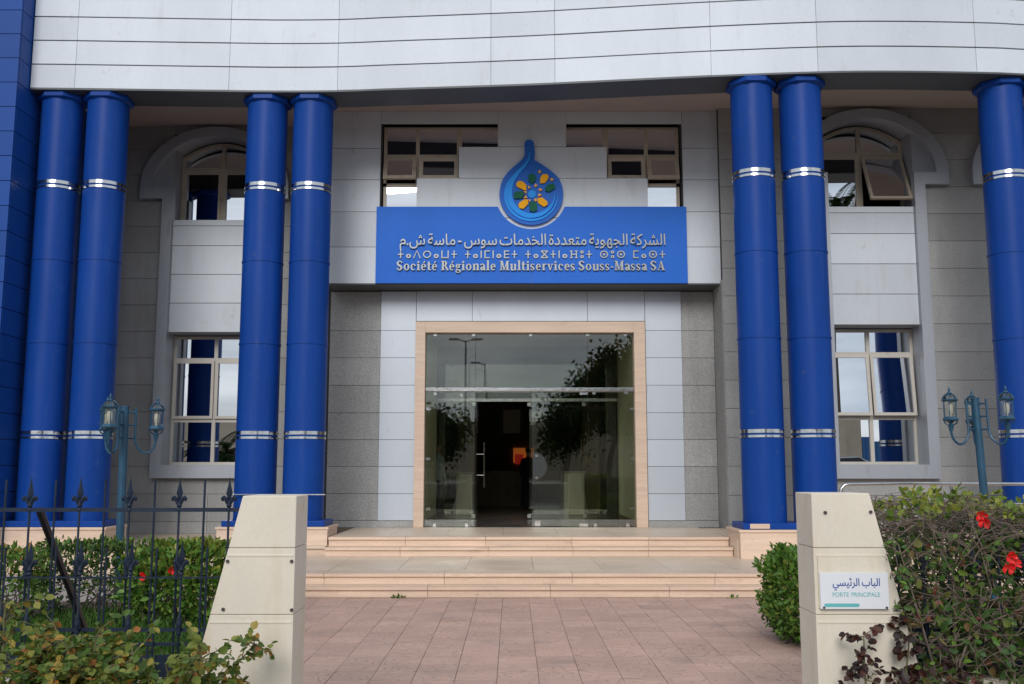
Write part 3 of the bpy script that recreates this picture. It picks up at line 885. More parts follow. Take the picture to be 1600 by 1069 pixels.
for x in isx[1:-1]:
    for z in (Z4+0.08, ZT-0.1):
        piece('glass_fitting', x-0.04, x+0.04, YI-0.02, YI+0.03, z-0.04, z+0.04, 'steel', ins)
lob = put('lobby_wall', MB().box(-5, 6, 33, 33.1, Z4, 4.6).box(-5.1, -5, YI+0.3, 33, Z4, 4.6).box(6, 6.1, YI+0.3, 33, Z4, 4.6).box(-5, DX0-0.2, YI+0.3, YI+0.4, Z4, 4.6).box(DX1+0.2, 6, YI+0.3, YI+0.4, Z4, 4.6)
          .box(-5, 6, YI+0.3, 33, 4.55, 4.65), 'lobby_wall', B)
for x in (-1.15, 2.0, 4.2):
    put('lobby_pillar', MB().box(x-0.22, x+0.22, 25.0, 25.44, Z4, 4.55), 'lobby_wood', lob)
cq = at(812, 722, 30.0)
desk = put('counter', MB().box(-1.6, 2.9, 29.9, 30.5, Z4, 1.55).box(-1.7, 3.0, 29.8, 30.6, 1.55, 1.62), 'lobby_wood', B)
q0, q1 = at(802, 723, 32.9), at(834, 700, 32.9)
lit = put('lit_screen', MB().box(q0.x, q1.x, 32.9, 32.99, q0.z, q1.z), 'lit_orange', B)
put('poster', MB().box(q0.x+0.05, q0.x+0.33, 32.86, 32.895, q0.z-0.05, q0.z+0.28), 'lit_red', lit)
q0, q1 = at(783, 680, 32.9), at(816, 637, 32.9)
pf = put('picture_frame', MB().box(q0.x, q1.x, 32.93, 32.99, q0.z, q1.z), 'lobby_wood', B)
put('picture', MB().box(q0.x+0.07, q1.x-0.07, 32.91, 32.929, q0.z+0.07, q1.z-0.07), 'terrace_stone', pf)
for x0, x1, z1 in ((-1.35, -0.95, 1.6), (1.25, 1.75, 1.62)):
    put('turnstile', MB().box(x0, x1, 23.9, 25.0, Z4, z1-0.04).box(x0-0.02, x1+0.02, 23.88, 25.02, z1-0.04, z1), 'frame_alu', B, bevel=0.02)

mat_ = put('doormat', MB().box(at(754, 822, 18.8).x, at(816, 822, 18.8).x, 18.98, 19.6, Z4+0.001, Z4+0.018), 'mat_dark', bevel=0.006,
           label='dark doormat lying in the open doorway of the glass entrance', category='doormat')

# ------------------------------------------------------------------ sign board with raised lettering, emblem
YSN = YB - 0.045
sx0, sx1 = at(587.5, 380, YSN).x, at(1073.5, 380, YSN).x
sz0, sz1 = at(800, 442.5, YSN)[2], at(800, 323, YSN)[2]
ec = at(760 + 468/6.68, 200 + 690/6.68, YSN)
K = (at(900, 300, YSN).x - at(800, 300, YSN).x) / 100 / 6.68      # metres per unit of the emblem drawing
rc = 372 * K
SG = thing('sign_board', 'wide blue sign board with raised silver lettering in three scripts above the entrance', 'sign', (ec.x, YSN, sz0))
tcut = math.asin((sz1 - ec.z) / rc)
arcL = [(ec.x + rc*math.cos(t), ec.z + rc*math.sin(t)) for t in np.linspace(math.pi - tcut, 1.5*math.pi, 26)]
arcR = [(ec.x + rc*math.cos(t), ec.z + rc*math.sin(t)) for t in np.linspace(1.5*math.pi, 2*math.pi + tcut, 26)]
put('board', MB().prism([(sx0, sz0), (ec.x-0.003, sz0)] + arcL[::-1] + [(sx0, sz1)], YSN, YB-0.003), 'sign_blue', SG)
put('board', MB().prism([(ec.x+0.003, sz0), (sx1, sz0), (sx1, sz1)] + arcR[::-1][0:-1] + [(ec.x+0.003, ec.z-rc)], YSN, YB-0.003), 'sign_blue', SG)

class Glyphs:
    """bold serif capitals and small letters built from stems, bowls and serifs"""
    def __init__(self, y0, y1):
        self.mb = MB(); self.y0 = y0; self.y1 = y1; self.k = 0
    def yy(self):
        self.k += 1
        return self.y0 + 0.0003 * (self.k % 9)
    def rect(self, x0, x1, z0, z1): self.mb.box(x0, x1, self.yy(), self.y1, z0, z1)
    def poly(self, pts): self.mb.prism(pts, self.yy(), self.y1)
    def rib(self, pts, w, n=6): 
        p = spline(pts, n) if n > 1 else [Vector(q) for q in pts]
        if hasattr(w, '__len__'):
            w = list(np.interp(np.linspace(0, 1, len(p)), np.linspace(0, 1, len(w)), w))
        self.mb.ribbon(p, w, self.yy(), self.y1)
    def ring(self, cx, cz, rx, rz, tx, tz, a0=0, a1=360):
        n = max(8, int(abs(a1-a0)/15)); y = self.yy(); V = []; F = []
        for i in range(n+1):
            a = R(a0 + (a1-a0)*i/n); c, s = math.cos(a), math.sin(a)
            V += [(cx+rx*c, y, cz+rz*s), (cx+(rx-tx)*c, y, cz+(rz-tz)*s), (cx+rx*c, self.y1, cz+rz*s), (cx+(rx-tx)*c, self.y1, cz+(rz-tz)*s)]
            if i < n:
                a_ = 4*i; b_ = a_+4
                F += [(a_, a_+1, b_+1, b_), (a_, b_, b_+2, a_+2), (a_+1, a_+3, b_+3, b_+1)]
        F += [(0, 2, 3, 1), (4*n, 4*n+1, 4*n+3, 4*n+2)]
        self.mb.add(V, F)
    def glyph(self, ch, x, h):
        """h = cap height; returns advance"""
        X = 0.68*h; T = 0.19*h; th = 0.075*h; sf = 0.07*h
        def stem(xc, z0, z1, w=T): self.rect(x+xc-w/2, x+xc+w/2, z0, z1)
        def serif(xc, z, w=0.36*h, dn=False): self.rect(x+xc-w/2, x+xc+w/2, z, z+sf)
        if ch in 'oé e c'.replace(' ', ''):
            rx = 0.29*h if ch == 'o' else 0.26*h
            cx = x + rx + 0.02*h
            if ch == 'o': self.ring(cx, X/2, rx, X/2+0.015*h, T*0.92, th)
            elif ch == 'c':
                self.ring(cx, X/2, rx, X/2+0.015*h, T*0.92, th, 40, 315); self.rect(cx+rx*0.45, cx+rx*0.98, X*0.66, X*0.88)
            else:
                self.ring(cx, X/2, rx, X/2+0.015*h, T*0.9, th, 0, 318); self.rect(cx-rx*0.6, cx+rx*0.98, X*0.47, X*0.47+th)
                if ch == 'é': self.poly([(cx-0.04*h, X+0.08*h), (cx+0.05*h, X+0.08*h), (cx+0.2*h, X+0.30*h), (cx+0.04*h, X+0.30*h)])
            return 2*rx + 0.09*h
        if ch == 'i' or ch == 'l':
            top = X if ch == 'i' else 1.06*h
            stem(0.18*h, 0, top); serif(0.18*h, 0); self.rect(x+0.02*h, x+0.18*h, top-sf, top)
            if ch == 'i': self.ring(x+0.17*h, X+0.2*h, 0.105*h, 0.105*h, 0.1*h, 0.1*h)
            return 0.39*h
        if ch == 't':
            stem(0.17*h, 0.05*h, 0.92*h); self.rect(x, x+0.40*h, X-sf*1.1, X); self.rib([(x+0.17*h, 0.1*h), (x+0.24*h, 0.03*h), (x+0.40*h, 0.07*h)], 0.09*h, 3)
            return 0.44*h
        if ch == 'n' or ch == 'u':
            stem(0.17*h, 0, X); stem(0.53*h, 0, X*0.8 if ch == 'n' else X)
            if ch == 'n':
                serif(0.17*h, 0, 0.33*h); serif(0.53*h, 0, 0.33*h); self.rect(x+0.01*h, x+0.17*h, X-sf, X)
                self.rib([(x+0.2*h, X*0.78), (x+0.36*h, X*0.97), (x+0.5*h, X*0.93), (x+0.535*h, X*0.72)], [0.06*h, 0.1*h, 0.15*h, T], 4)
            else:
                self.rect(x+0.01*h, x+0.17*h, X-sf, X); self.rect(x+0.38*h, x+0.53*h, X-sf, X); self.rect(x+0.53*h, x+0.68*h, 0, sf)
                self.rib([(x+0.17*h, X*0.3), (x+0.22*h, X*0.06), (x+0.36*h, X*0.03), (x+0.5*h, X*0.2)], [T, 0.14*h, 0.09*h, 0.06*h], 4)
            return 0.73*h
        if ch == 'r':
            stem(0.17*h, 0, X); serif(0.17*h, 0, 0.35*h); self.rect(x+0.01*h, x+0.17*h, X-sf, X)
            self.rib([(x+0.22*h, X*0.7), (x+0.32*h, X*0.94), (x+0.42*h, X*0.9)], [0.06*h, 0.12*h, 0.18*h], 3)
            return 0.49*h
        if ch == 'a':
            stem(0.42*h, 0.02*h, X*0.75); self.rect(x+0.42*h, x+0.58*h, 0, sf*1.1)
            self.rib([(x+0.07*h, X*0.76), (x+0.14*h, X*0.93), (x+0.3*h, X*0.97), (x+0.42*h, X*0.74)], [0.17*h, 0.1*h, 0.1*h, T], 4)
            self.ring(x+0.23*h, X*0.27, 0.2*h, X*0.29, T*0.9, th)
            return 0.6*h
        if ch in 'sS':
            H_ = X if ch == 's' else h; w = 0.42*h if ch == 's' else 0.56*h; t_ = 0.13*h if ch == 's' else 0.17*h
            self.rib([(x+w*0.92, H_*0.78), (x+w*0.75, H_*0.93), (x+w*0.45, H_*0.97), (x+w*0.16, H_*0.8), (x+w*0.25, H_*0.6), (x+w*0.6, H_*0.46),
                      (x+w*0.86, H_*0.26), (x+w*0.6, H_*0.04), (x+w*0.3, H_*0.05), (x+w*0.06, H_*0.24)], [t_*0.8, t_*0.6, t_*0.6, t_*1.1, t_*1.2, t_*1.25, t_*1.15, t_*0.6, t_*0.6, t_*0.8], 4)
            return w + 0.09*h
        if ch == 'v':
            self.poly([(x+0.05*h, X), (x+0.27*h, 0), (x+0.37*h, 0), (x+0.25*h, X)]); self.poly([(x+0.27*h, 0), (x+0.37*h, 0), (x+0.58*h, X), (x+0.5*h, X)])
            self.rect(x, x+0.3*h, X-sf, X); self.rect(x+0.43*h, x+0.65*h, X-sf, X)
            return 0.66*h
        if ch == 'g':
            self.ring(x+0.25*h, X*0.66, 0.22*h, X*0.34, T*0.85, th); self.rect(x+0.4*h, x+0.56*h, X*0.84, X*0.96)
            self.rib([(x+0.12*h, X*0.3), (x+0.1*h, X*0.12), (x+0.3*h, X*0.06), (x+0.5*h, X*-0.06), (x+0.42*h, X*-0.30), (x+0.2*h, X*-0.34), (x+0.05*h, X*-0.2), (x+0.13*h, X*0.02)],
                     [0.06*h, 0.08*h, 0.14*h, 0.13*h, 0.09*h, 0.08*h, 0.09*h, 0.07*h], 4)
            return 0.59*h
        if ch == 'R':
            stem(0.2*h, 0, h, T*1.1); serif(0.19*h, 0, 0.4*h); self.rect(x+0.01*h, x+0.3*h, h-sf, h)
            self.ring(x+0.36*h, h*0.735, 0.26*h, h*0.265, T*1.05, th, -90, 90); self.rect(x+0.25*h, x+0.38*h, h-th, h); self.rect(x+0.25*h, x+0.40*h, h*0.47, h*0.47+th)
            self.poly([(x+0.34*h, h*0.5), (x+0.59*h, 0), (x+0.80*h, 0), (x+0.52*h, h*0.5)])
            return 0.8*h
        if ch == 'M':
            stem(0.17*h, 0, h, T*0.55); stem(0.80*h, 0, h, T*1.1); serif(0.17*h, 0, 0.3*h); serif(0.80*h, 0, 0.38*h); self.rect(x, x+0.2*h, h-sf, h); self.rect(x+0.75*h, x+0.99*h, h-sf, h)
            self.poly([(x+0.12*h, h), (x+0.42*h, 0.02*h), (x+0.53*h, 0.02*h), (x+0.33*h, h)]); self.poly([(x+0.44*h, 0.02*h), (x+0.51*h, 0.02*h), (x+0.82*h, h), (x+0.72*h, h)])
            return 1.03*h
        if ch == 'A':
            self.poly([(x+0.08*h, 0), (x+0.16*h, 0), (x+0.42*h, h), (x+0.36*h, h)]); self.poly([(x+0.34*h, h), (x+0.50*h, 0), (x+0.73*h, 0), (x+0.46*h, h)])
            self.rect(x+0.2*h, x+0.55*h, 0.3*h, 0.3*h+th); serif(0.11*h, 0, 0.26*h); serif(0.61*h, 0, 0.36*h)
            return 0.82*h
        if ch == '-':
            self.rect(x+0.05*h, x+0.3*h, 0.28*h, 0.40*h)
            return 0.36*h
        return 0.3*h

def put_text(name, mb, mat, parent, x0, x1, z0, sx=None):
    """fit a lettering mesh between x0 and x1 with its base line at z0"""
    return put(name, mb, mat, parent)

YLT0, YLT1 = YSN - 0.045, YSN - 0.0005
lx0, lx1 = at(620.5, 416, YSN).x, at(1039, 416, YSN).x
lz = at(800, 423, YSN)[2]; caph = at(800, 408.5, YSN)[2] - lz
words = ['Société', 'Régionale', 'Multiservices', 'Souss-Massa', 'SA']
gls = []; xx = 0.0
for wd in words:
    G = Glyphs(YLT0, YLT1)
    for ch in wd:
        xx += G.glyph(ch, xx, caph) + 0.035 * caph
    gls.append(G); xx += 0.30 * caph
xx -= 0.335 * caph
sX = (lx1 - lx0) / xx
for G in gls:
    G.mb.v = [(lx0 + v[0]*sX, v[1], lz + v[2]) for v in G.mb.v]
    put('lettering', G.mb, 'letter_metal', SG)

# Tifinagh line from simple strokes
def tif(G, ch, x, h, t):
    c = h * 0.5
    if ch == '+': G.rect(x, x+0.62*h, c-t/2, c+t/2); G.rect(x+0.31*h-t/2, x+0.31*h+t/2, 0, h); return 0.62*h
    if ch == 'a': G.ring(x+0.28*h, 0.28*h, 0.28*h, 0.28*h, t*1.3, t*1.3); return 0.56*h
    if ch == 'd': G.rib([(x, 0), (x+0.38*h, h), (x+0.76*h, 0)], t, 1); return 0.76*h
    if ch == 'r': G.ring(x+0.46*h, c, 0.46*h, 0.48*h, t, t); return 0.92*h
    if ch == 'w': G.rect(x, x+t, 0, h); G.rect(x+0.7*h, x+0.7*h+t, 0, h); G.rect(x, x+0.7*h, 0, t); return 0.7*h+t
    if ch == 'n': G.rect(x, x+t, 0, h); return t
    if ch == 'm': G.rect(x, x+t, 0, h); G.rect(x, x+0.62*h, h-t, h); G.rect(x, x+0.62*h, 0, t); return 0.62*h
    if ch == 'D': G.rect(x, x+t, 0, h); [G.rect(x, x+0.58*h, z, z+t) for z in (0, c-t/2, h-t)]; return 0.58*h
    if ch == 'g': G.rib([(x, 0.06*h), (x+0.76*h, 0.94*h)], t, 1); G.rib([(x, 0.94*h), (x+0.76*h, 0.06*h)], t, 1); G.rect(x, x+0.76*h, 0, t); G.rect(x, x+0.76*h, h-t, h); return 0.76*h
    if ch == 'f': G.rect(x+0.1*h, x+0.1*h+t, 0, h); G.rect(x+0.66*h, x+0.66*h+t, 0, h); G.rect(x+0.1*h, x+0.7*h, c-t/2, c+t/2); [G.rect(x, x+0.3*h, z, z+t) for z in (0, h-t)]; [G.rect(x+0.56*h, x+0.86*h, z, z+t) for z in (0, h-t)]; return 0.86*h
    if ch == 'u': G.ring(x+0.2*h, 0.2*h, 0.2*h, 0.2*h, t, t); G.ring(x+0.2*h, 0.8*h, 0.2*h, 0.2*h, t, t); return 0.4*h
    if ch == 's': G.ring(x+0.46*h, c, 0.46*h, 0.48*h, t, t); G.ring(x+0.46*h, c, 0.15*h, 0.15*h, 0.14*h, 0.14*h); return 0.92*h
    return 0
tz = at(800, 404, YSN)[2]; th_ = at(800, 392, YSN)[2] - tz
gls = []; xx = 0.0
for wd in ('+adraw+', '+anmnaD+', '+ag+nafu+', 'sus', 'mas+'):
    G = Glyphs(YLT0 + 0.015, YLT1)
    for ch in wd:
        xx += tif(G, ch, xx, th_, 0.13*th_) + 0.30*th_
    gls.append(G); xx += 0.62*th_
xx -= 0.92*th_
tx0, tx1 = at(622, 398, YSN).x, at(1039, 398, YSN).x
sX = (tx1 - tx0) / xx
for G in gls:
    G.mb.v = [(tx0 + v[0]*sX, v[1], tz + v[2]) for v in G.mb.v]
    put('lettering', G.mb, 'letter_metal', SG)

# Arabic: joined letter forms laid out right to left
ARF = {'ا': 0xFE8D, 'ب': 0xFE8F, 'ة': 0xFE93, 'ت': 0xFE95, 'ج': 0xFE9D, 'خ': 0xFEA5, 'د': 0xFEA9, 'ر': 0xFEAD, 'س': 0xFEB1, 'ش': 0xFEB5,
       'ع': 0xFEC9, 'ك': 0xFED9, 'ل': 0xFEDD, 'م': 0xFEE1, 'ه': 0xFEE9, 'و': 0xFEED, 'ي': 0xFEF1, 'ئ': 0xFE89}
NOJ = set('ادرو ة.-')
def shape(word):
    out = []
    for i, ch in enumerate(word):
        if ch not in ARF:
            out.append(ch); continue
        prev = i > 0 and word[i-1] in ARF and word[i-1] not in NOJ
        nxt = ch not in NOJ and i + 1 < len(word) and word[i+1] in ARF
        out.append(chr(ARF[ch] + (3 if prev and nxt else 2 if nxt else 1 if prev else 0)))
    return ''.join(out[::-1])
def text_mesh(s, offset=0.0, extrude=0.02):
    cu = bpy.data.curves.new('lettering', 'FONT')
    cu.body = s; cu.offset = offset; cu.extrude = extrude; cu.resolution_u = 4
    o = bpy.data.objects.new('lettering', cu)
    COL.objects.link(o)
    bpy.context.view_layer.update()
    me = bpy.data.meshes.new_from_object(o.evaluated_get(bpy.context.evaluated_depsgraph_get()))
    bpy.data.objects.remove(o); bpy.data.curves.remove(cu)
    V = [tuple(v.co) for v in me.vertices]; F = [tuple(p.vertices) for p in me.polygons]
    bpy.data.meshes.remove(me)
    return V, F
def text_line(wordlist, x0, x1, zb, scale_z, yf, depth, mat, parent, gap=0.32, offset=0.0):
    """words given left to right; fitted to x0..x1 on base line zb"""
    items = []; xx = 0.0
    for w in wordlist:
        V, F = text_mesh(w, offset)
        a = min(v[0] for v in V); b = max(v[0] for v in V)
        items.append((V, F, xx - a)); xx += (b - a) + gap
    xx -= gap
    sX = (x1 - x0) / xx
    for V, F, dx in items:
        mb = MB()
        mb.add([(x0 + (v[0] + dx) * sX, yf + depth * (0.5 - v[2] / 0.04), zb + v[1] * scale_z) for v in V], F)
        put('lettering', mb, mat, parent)
ar = ['الشركة', 'الجهوية', 'متعددة', 'الخدمات', 'سوس', '-', 'ماسة', 'ش.م']
text_line([shape(w) for w in ar][::-1], at(625, 378, YSN).x, at(1039, 378, YSN).x, at(800, 383.5, YSN)[2], 0.30, YLT0, 0.044, 'letter_metal', SG, 0.20, 0.005)

# emblem: a water drop with raised swirls and petals
YE = YSN - 0.025
EM = thing('drop_emblem', 'blue water drop emblem with swirls and yellow and green petals above the sign', 'emblem', (ec.x, YE, ec.z))
def e2(p): return (ec.x + (p[0] - 468) * K, ec.z - (p[1] - 690) * K)
left = spline([(398, 150), (401, 235), (388, 298), (340, 352), (250, 432), (190, 505), (152, 590), (135, 690)], 5)
bot = [(468 + 333 * math.cos(t), 690 + 333 * math.sin(t)) for t in np.linspace(math.pi - 0.05, 0.12, 40)]
right = spline([(801, 690), (792, 615), (758, 530), (695, 460), (600, 388), (500, 326)], 5)
neck = [(503, 320), (507, 240), (498, 165)]
top = [(447 + 50 * math.cos(t), 155 - 50 * math.sin(t)) for t in np.linspace(0.1, math.pi - 0.1, 10)]
outline = [e2(p) for p in list(left) + bot + list(right) + neck + top]
put('drop_plate', MB().prism(outline, YE, YB - 0.006), 'emblem_blue', EM)
def swirl(pts, w, d):
    p = [e2(q) for q in spline([Vector(q) for q in pts], 6)]
    ww = np.interp(np.linspace(0, 1, len(p)), np.linspace(0, 1, len(w)), w) * K
    put('swirl', MB().ribbon([Vector(q) for q in p], list(ww), YE - d, YE - 0.0005), 'emblem_light', EM)
swirl([(352, 424), (272, 510), (217, 600), (198, 700), (216, 800), (272, 890), (362, 953), (468, 973), (575, 953), (665, 893), (725, 803), (747, 700)], [4, 20, 26, 26, 26, 24, 18, 4], 0.02)
swirl([(455, 245), (442, 320), (397, 392), (318, 480), (262, 570), (240, 690), (262, 795), (322, 872), (405, 920), (480, 928), (565, 912), (636, 868), (692, 795), (712, 700)], [10, 26, 44, 56, 56, 52, 44, 30, 4], 0.03)
star = [(475 + (48 if i % 2 == 0 else 37) * math.cos(R(i * 22.5 + 11)), 697 + (48 if i % 2 == 0 else 37) * math.sin(R(i * 22.5 + 11))) for i in range(16)]
def flat(name, pts, mat, d):
    q = [e2(p) for p in pts]
    ar_ = sum(q[i][0]*q[(i+1) % len(q)][1] - q[(i+1) % len(q)][0]*q[i][1] for i in range(len(q)))
    if ar_ < 0: q = q[::-1]
    put(name, MB().prism(q, YE - d, YE - 0.0005), mat, EM)
flat('star', star, 'emblem_light', 0.022)
for mat, pts in [('emblem_yellow', [(310,590),(335,560),(375,563),(415,600),(418,660),(385,655),(318,618)]), ('emblem_green', [(438,500),(470,480),(512,500),(512,550),(475,590),(440,555)]),
                 ('emblem_yellow', [(560,530),(590,485),(640,490),(650,525),(610,580),(562,585)]), ('emblem_green', [(612,640),(640,600),(700,585),(718,635),(655,675),(614,668)]),
                 ('emblem_green', [(285,710),(300,675),(370,668),(400,705),(365,745),(292,748)]), ('emblem_yellow', [(332,820),(345,790),(400,755),(435,760),(435,805),(385,858),(345,850)]),
                 ('emblem_green', [(447,800),(480,778),(525,800),(527,870),(490,892),(450,875)]), ('emblem_yellow', [(530,745),(580,735),(635,780),(635,815),(598,835),(538,795)])]:
    flat('petal', pts, mat, 0.045)
for pts in [[(538,460),(558,438),(574,460),(552,480)], [(663,542),(682,525),(701,545),(680,563)], [(498,606),(515,585),(532,608),(512,626)], [(540,648),(560,638),(584,650),(560,670)],
            [(430,606),(464,628),(440,643)], [(386,664),(422,672),(415,697)], [(384,742),(410,713),(429,742)], [(438,760),(467,760),(448,787)], [(493,762),(515,740),(531,770),(510,780)], [(536,706),(552,692),(579,712),(540,726)]]:
    flat('chip', pts, 'emblem_orange', 0.04)

# ------------------------------------------------------------------ gate posts, low walls, plaque
PY0, PY1 = 6.0, 6.34
def gate_post(s, xin, xtop, xbot, ztop, label):
    """post with straight inner side and sloping outer side; s = +1 slopes to the right"""
    t = thing('gate_post', label, 'gate post', ((xin + xbot)/2, 6.17, 0), 'cream gate posts')
    def xo(z): return xbot + (xtop - xbot) * z / ztop
    zc = [0.0, 0.795, 1.185, ztop]
    for i in range(3):
        a, b = zc[i], zc[i+1]
        g0 = 0.0013 if i else 0.0; g1 = 0.0013 if i < 2 else 0.0
        pts = [(xin, a+g0), (xo(a+g0), a+g0), (xo(b-g1), b-g1), (xin, b-g1)]
        if s < 0: pts = pts[::-1]
        put('block', MB().prism(pts, PY0, PY1), 'cream_plaster', t, bevel=0.0035 if i < 2 else 0.006)
        if i < 2:
            c = b - g1 - 0.05
            pts = [(xin - s*0.0 + s*0.0, c), (xo(c) - s*0.0, c), (xo(c+0.012), c+0.012), (xin, c+0.012)]
            pts = [(xin + s*0.01, c), (xo(c) - s*0.01, c), (xo(c+0.014) - s*0.01, c+0.014), (xin + s*0.01, c+0.014)]
            if s < 0: pts = pts[::-1]
            put('ridge', MB().prism(pts, PY0 - 0.004, PY0 + 0.02), 'cream_plaster', t, bevel=0.002)
    pts = [(xin + s*0.012, 0.01), (xo(0) - s*0.012, 0.01), (xo(ztop-0.02) - s*0.012, ztop-0.02), (xin + s*0.012, ztop-0.02)]
    if s < 0: pts = pts[::-1]
    put('core', MB().prism(pts, PY0+0.012, PY1-0.012), 'groove_dark', t)
    return t
gpl = gate_post(-1, -1.304, -1.63, -1.995, 1.495, 'cream gate post on the left, without a plaque, beside the spear-topped railing')
gpr = gate_post(1, 1.812, 2.165, 2.53, 1.51, 'cream gate post on the right that carries the white plaque')
for px, py, o in ((356, 877, gpl), (456, 877, gpl), (349, 952, gpl), (456, 953, gpl), (1289, 801, gpr), (1360, 800, gpr), (1284, 876, gpr), (1382, 874, gpr)):
    q = at(px, py, 6.0)
    so = put('screw', MB().lathe([(0.010, 0), (0.010, 0.012)], n=10), 'screw_dark', o, loc=(q.x, q.y, q.z))
    so.rotation_euler = (R(90), 0, 0)
put('low_wall', MB().box(-9.0, -1.9, 6.02, 6.30, 0, 0.40), 'cream_plaster', bevel=0.012,
    label='low cream plinth wall under the railing beside the plain post', category='wall')
put('low_wall', MB().box(2.45, 9.0, 6.02, 6.30, 0, 0.42), 'cream_plaster', bevel=0.012,
    label='low cream plinth wall under the overgrown railing beside the post with the plaque', category='wall')

YQ = 5.972
a = at(1283, 952, YQ); b = at(1387.5, 895, YQ)
PL = thing('plaque', 'white plaque with blue and teal writing screwed to the gate post', 'plaque', ((a.x+b.x)/2, YQ, a.z))
put('plate', MB().box(a.x, b.x, YQ, YQ+0.012, a.z, b.z), 'plaque_white', PL, bevel=0.002)
put('backing', MB().box(a.x-0.004, b.x-0.004, YQ+0.0125, 5.9985, a.z+0.004, b.z+0.085), 'cream_plaster', PL)
text_line([shape(w) for w in ('الباب', 'الرئيسي')][::-1], at(1301, 915, YQ).x, at(1375, 915, YQ).x, at(1300, 915.5, YQ)[2], 0.062, YQ-0.0016, 0.0012, 'plaque_blue', PL, 0.28, 0.012)
text_line(['PORTE', 'PRINCIPALE'], at(1301, 930, YQ).x, at(1375, 930, YQ).x, at(1300, 932.5, YQ)[2], 0.037, YQ-0.0016, 0.0012, 'plaque_teal', PL, 0.5, 0.0)
q0, q1 = at(1288, 948.5, YQ), at(1343, 943, YQ)
hh = (q1.z - q0.z)/2
pts = [(q0.x + hh + hh*math.cos(t), q0.z + hh + hh*math.sin(t)) for t in np.linspace(math.pi/2, 1.5*math.pi, 8)] + [(q1.x - hh + hh*math.cos(t), q0.z + hh + hh*math.sin(t)) for t in np.linspace(-math.pi/2, math.pi/2, 8)]
put('teal_strip', MB().prism(pts, YQ-0.0015, YQ-0.0002), 'plaque_teal', PL)
for px in (1287.5, 1385.5):
    q = at(px, 949.5, YQ)
    so = put('screw', MB().lathe([(0.007, 0), (0.007, 0.006)], n=10), 'screw_dark', PL, loc=(q.x, q.y, q.z))
    so.rotation_euler = (R(90), 0, 0)

# ------------------------------------------------------------------ railings
def spear_mesh():
    mb = MB()
    # blade: flattened, with mid rib
    prof = [(0.006, -0.01), (0.012, 0.012), (0.021, 0.036), (0.015, 0.062), (0.008, 0.09), (0.0015, 0.135)]
    V = []; F = []
    for (w, z) in prof:
        V += [(-w, 0, z), (0, -0.009 if w > 0.002 else -0.001, z), (w, 0, z), (0, 0.009 if w > 0.002 else 0.001, z)]
    for i in range(len(prof)-1):
        for j in range(4):
            a_ = 4*i + j; b_ = 4*i + (j+1) % 4
            F.append((a_, b_, b_+4, a_+4))
    mb.add(V, F)
    for s in (-1, 1):      # curled side leaves
        mb.tube([(s*0.003, 0, -0.04), (s*0.012, -0.003, -0.018), (s*0.022, -0.004, 0.004), (s*0.033, -0.005, 0.014), (s*0.041, -0.005, 0.006), (s*0.040, -0.005, -0.006), (s*0.034, -0.005, -0.010)],
                [0.006, 0.012, 0.013, 0.011, 0.010, 0.008, 0.004], 6)
    mb.lathe([(0.008, -0.075), (0.016, -0.07), (0.016, -0.06), (0.009, -0.052), (0.018, -0.04), (0.012, -0.03), (0.006, 0.0)], n=10)
    return mb.mesh('spearhead', 'iron_paint', True, 40)
spear_me = spear_mesh()
ZF0 = 0.40
def picket_mesh(h, collars, r=0.0072):
    p = [(r, 0)]
    for z in collars:
        p += [(r, z-0.07), (0.015, z-0.062), (0.017, z-0.045), (0.012, z-0.03), (0.019, z-0.01), (0.019, z+0.012), (0.012, z+0.03), (0.016, z+0.045), (r, z+0.06)]
    p.append((r, h))
    return MB().lathe(p, n=8).mesh('picket', 'iron_paint', True, 50)
tall_spear = picket_mesh(1.015, [0.66])
tall_plain = picket_mesh(1.19, [])
short_spear = picket_mesh(0.63, [0.32])
short_plain = picket_mesh(0.78, [])
def railing(label, xa, xb, first, phase, YR, note, tall=True):
    t = thing('railing', label, 'railing', ((xa+xb)/2, YR, ZF0))
    i = 0; x = first
    while xa < x < xb or i == 0:
        if not tall: pass
        elif (i + phase) % 2 == 0:
            p = link('picket', tall_spear, t, (x, YR, ZF0)); link('spearhead', spear_me, p, (x, YR, ZF0 + 1.015 + 0.055))
        else:
            link('picket', tall_plain, t, (x, YR, ZF0))
        xs_ = x + (0.045 if note < 0 else -0.045)
        if (i + phase) % 2 == 0:
            p = link('picket', short_spear, t, (xs_, YR-0.045, ZF0)); link('spearhead', spear_me, p, (xs_, YR-0.045, ZF0 + 0.63 + 0.055))
        else:
            link('picket', short_plain, t, (xs_, YR-0.045, ZF0))
        x += note * 0.1545; i += 1
    for z, r, yy in (((1.405, 0.012, YR),) if tall else ()) + ((1.0, 0.005, YR-0.058), (0.685, 0.010, YR-0.02), (0.60, 0.010, YR-0.02)):
        put('rail', MB().box(xa, xb, yy-r*0.7, yy+r*0.7, z-r, z+r), 'iron_paint', t)
    put('kick_plate', MB().box(xa, xb, YR-0.012, YR-0.006, ZF0+0.005, 0.535), 'iron_paint', t)
    return t
YR = 6.16
x0 = at(357.5, 800, YR).x
rl = railing('dark blue spear-topped railing running left from the plain cream post', -8.5, -1.60, x0, 0, YR, -1)
q0, q1 = at(62, 797, YR+0.03), at(122, 955, YR+0.9)
put('brace', MB().tube([q0, q1, q1 + (q1-q0).normalized()*0.25], 0.024, 8), 'black_bar', rl, smooth=True)
rr_ = railing('dark blue railing swallowed by the tangled shrub right of the post with the plaque', 2.2, 8.5, at(1408, 850, YR).x, 1, YR, 1, False)

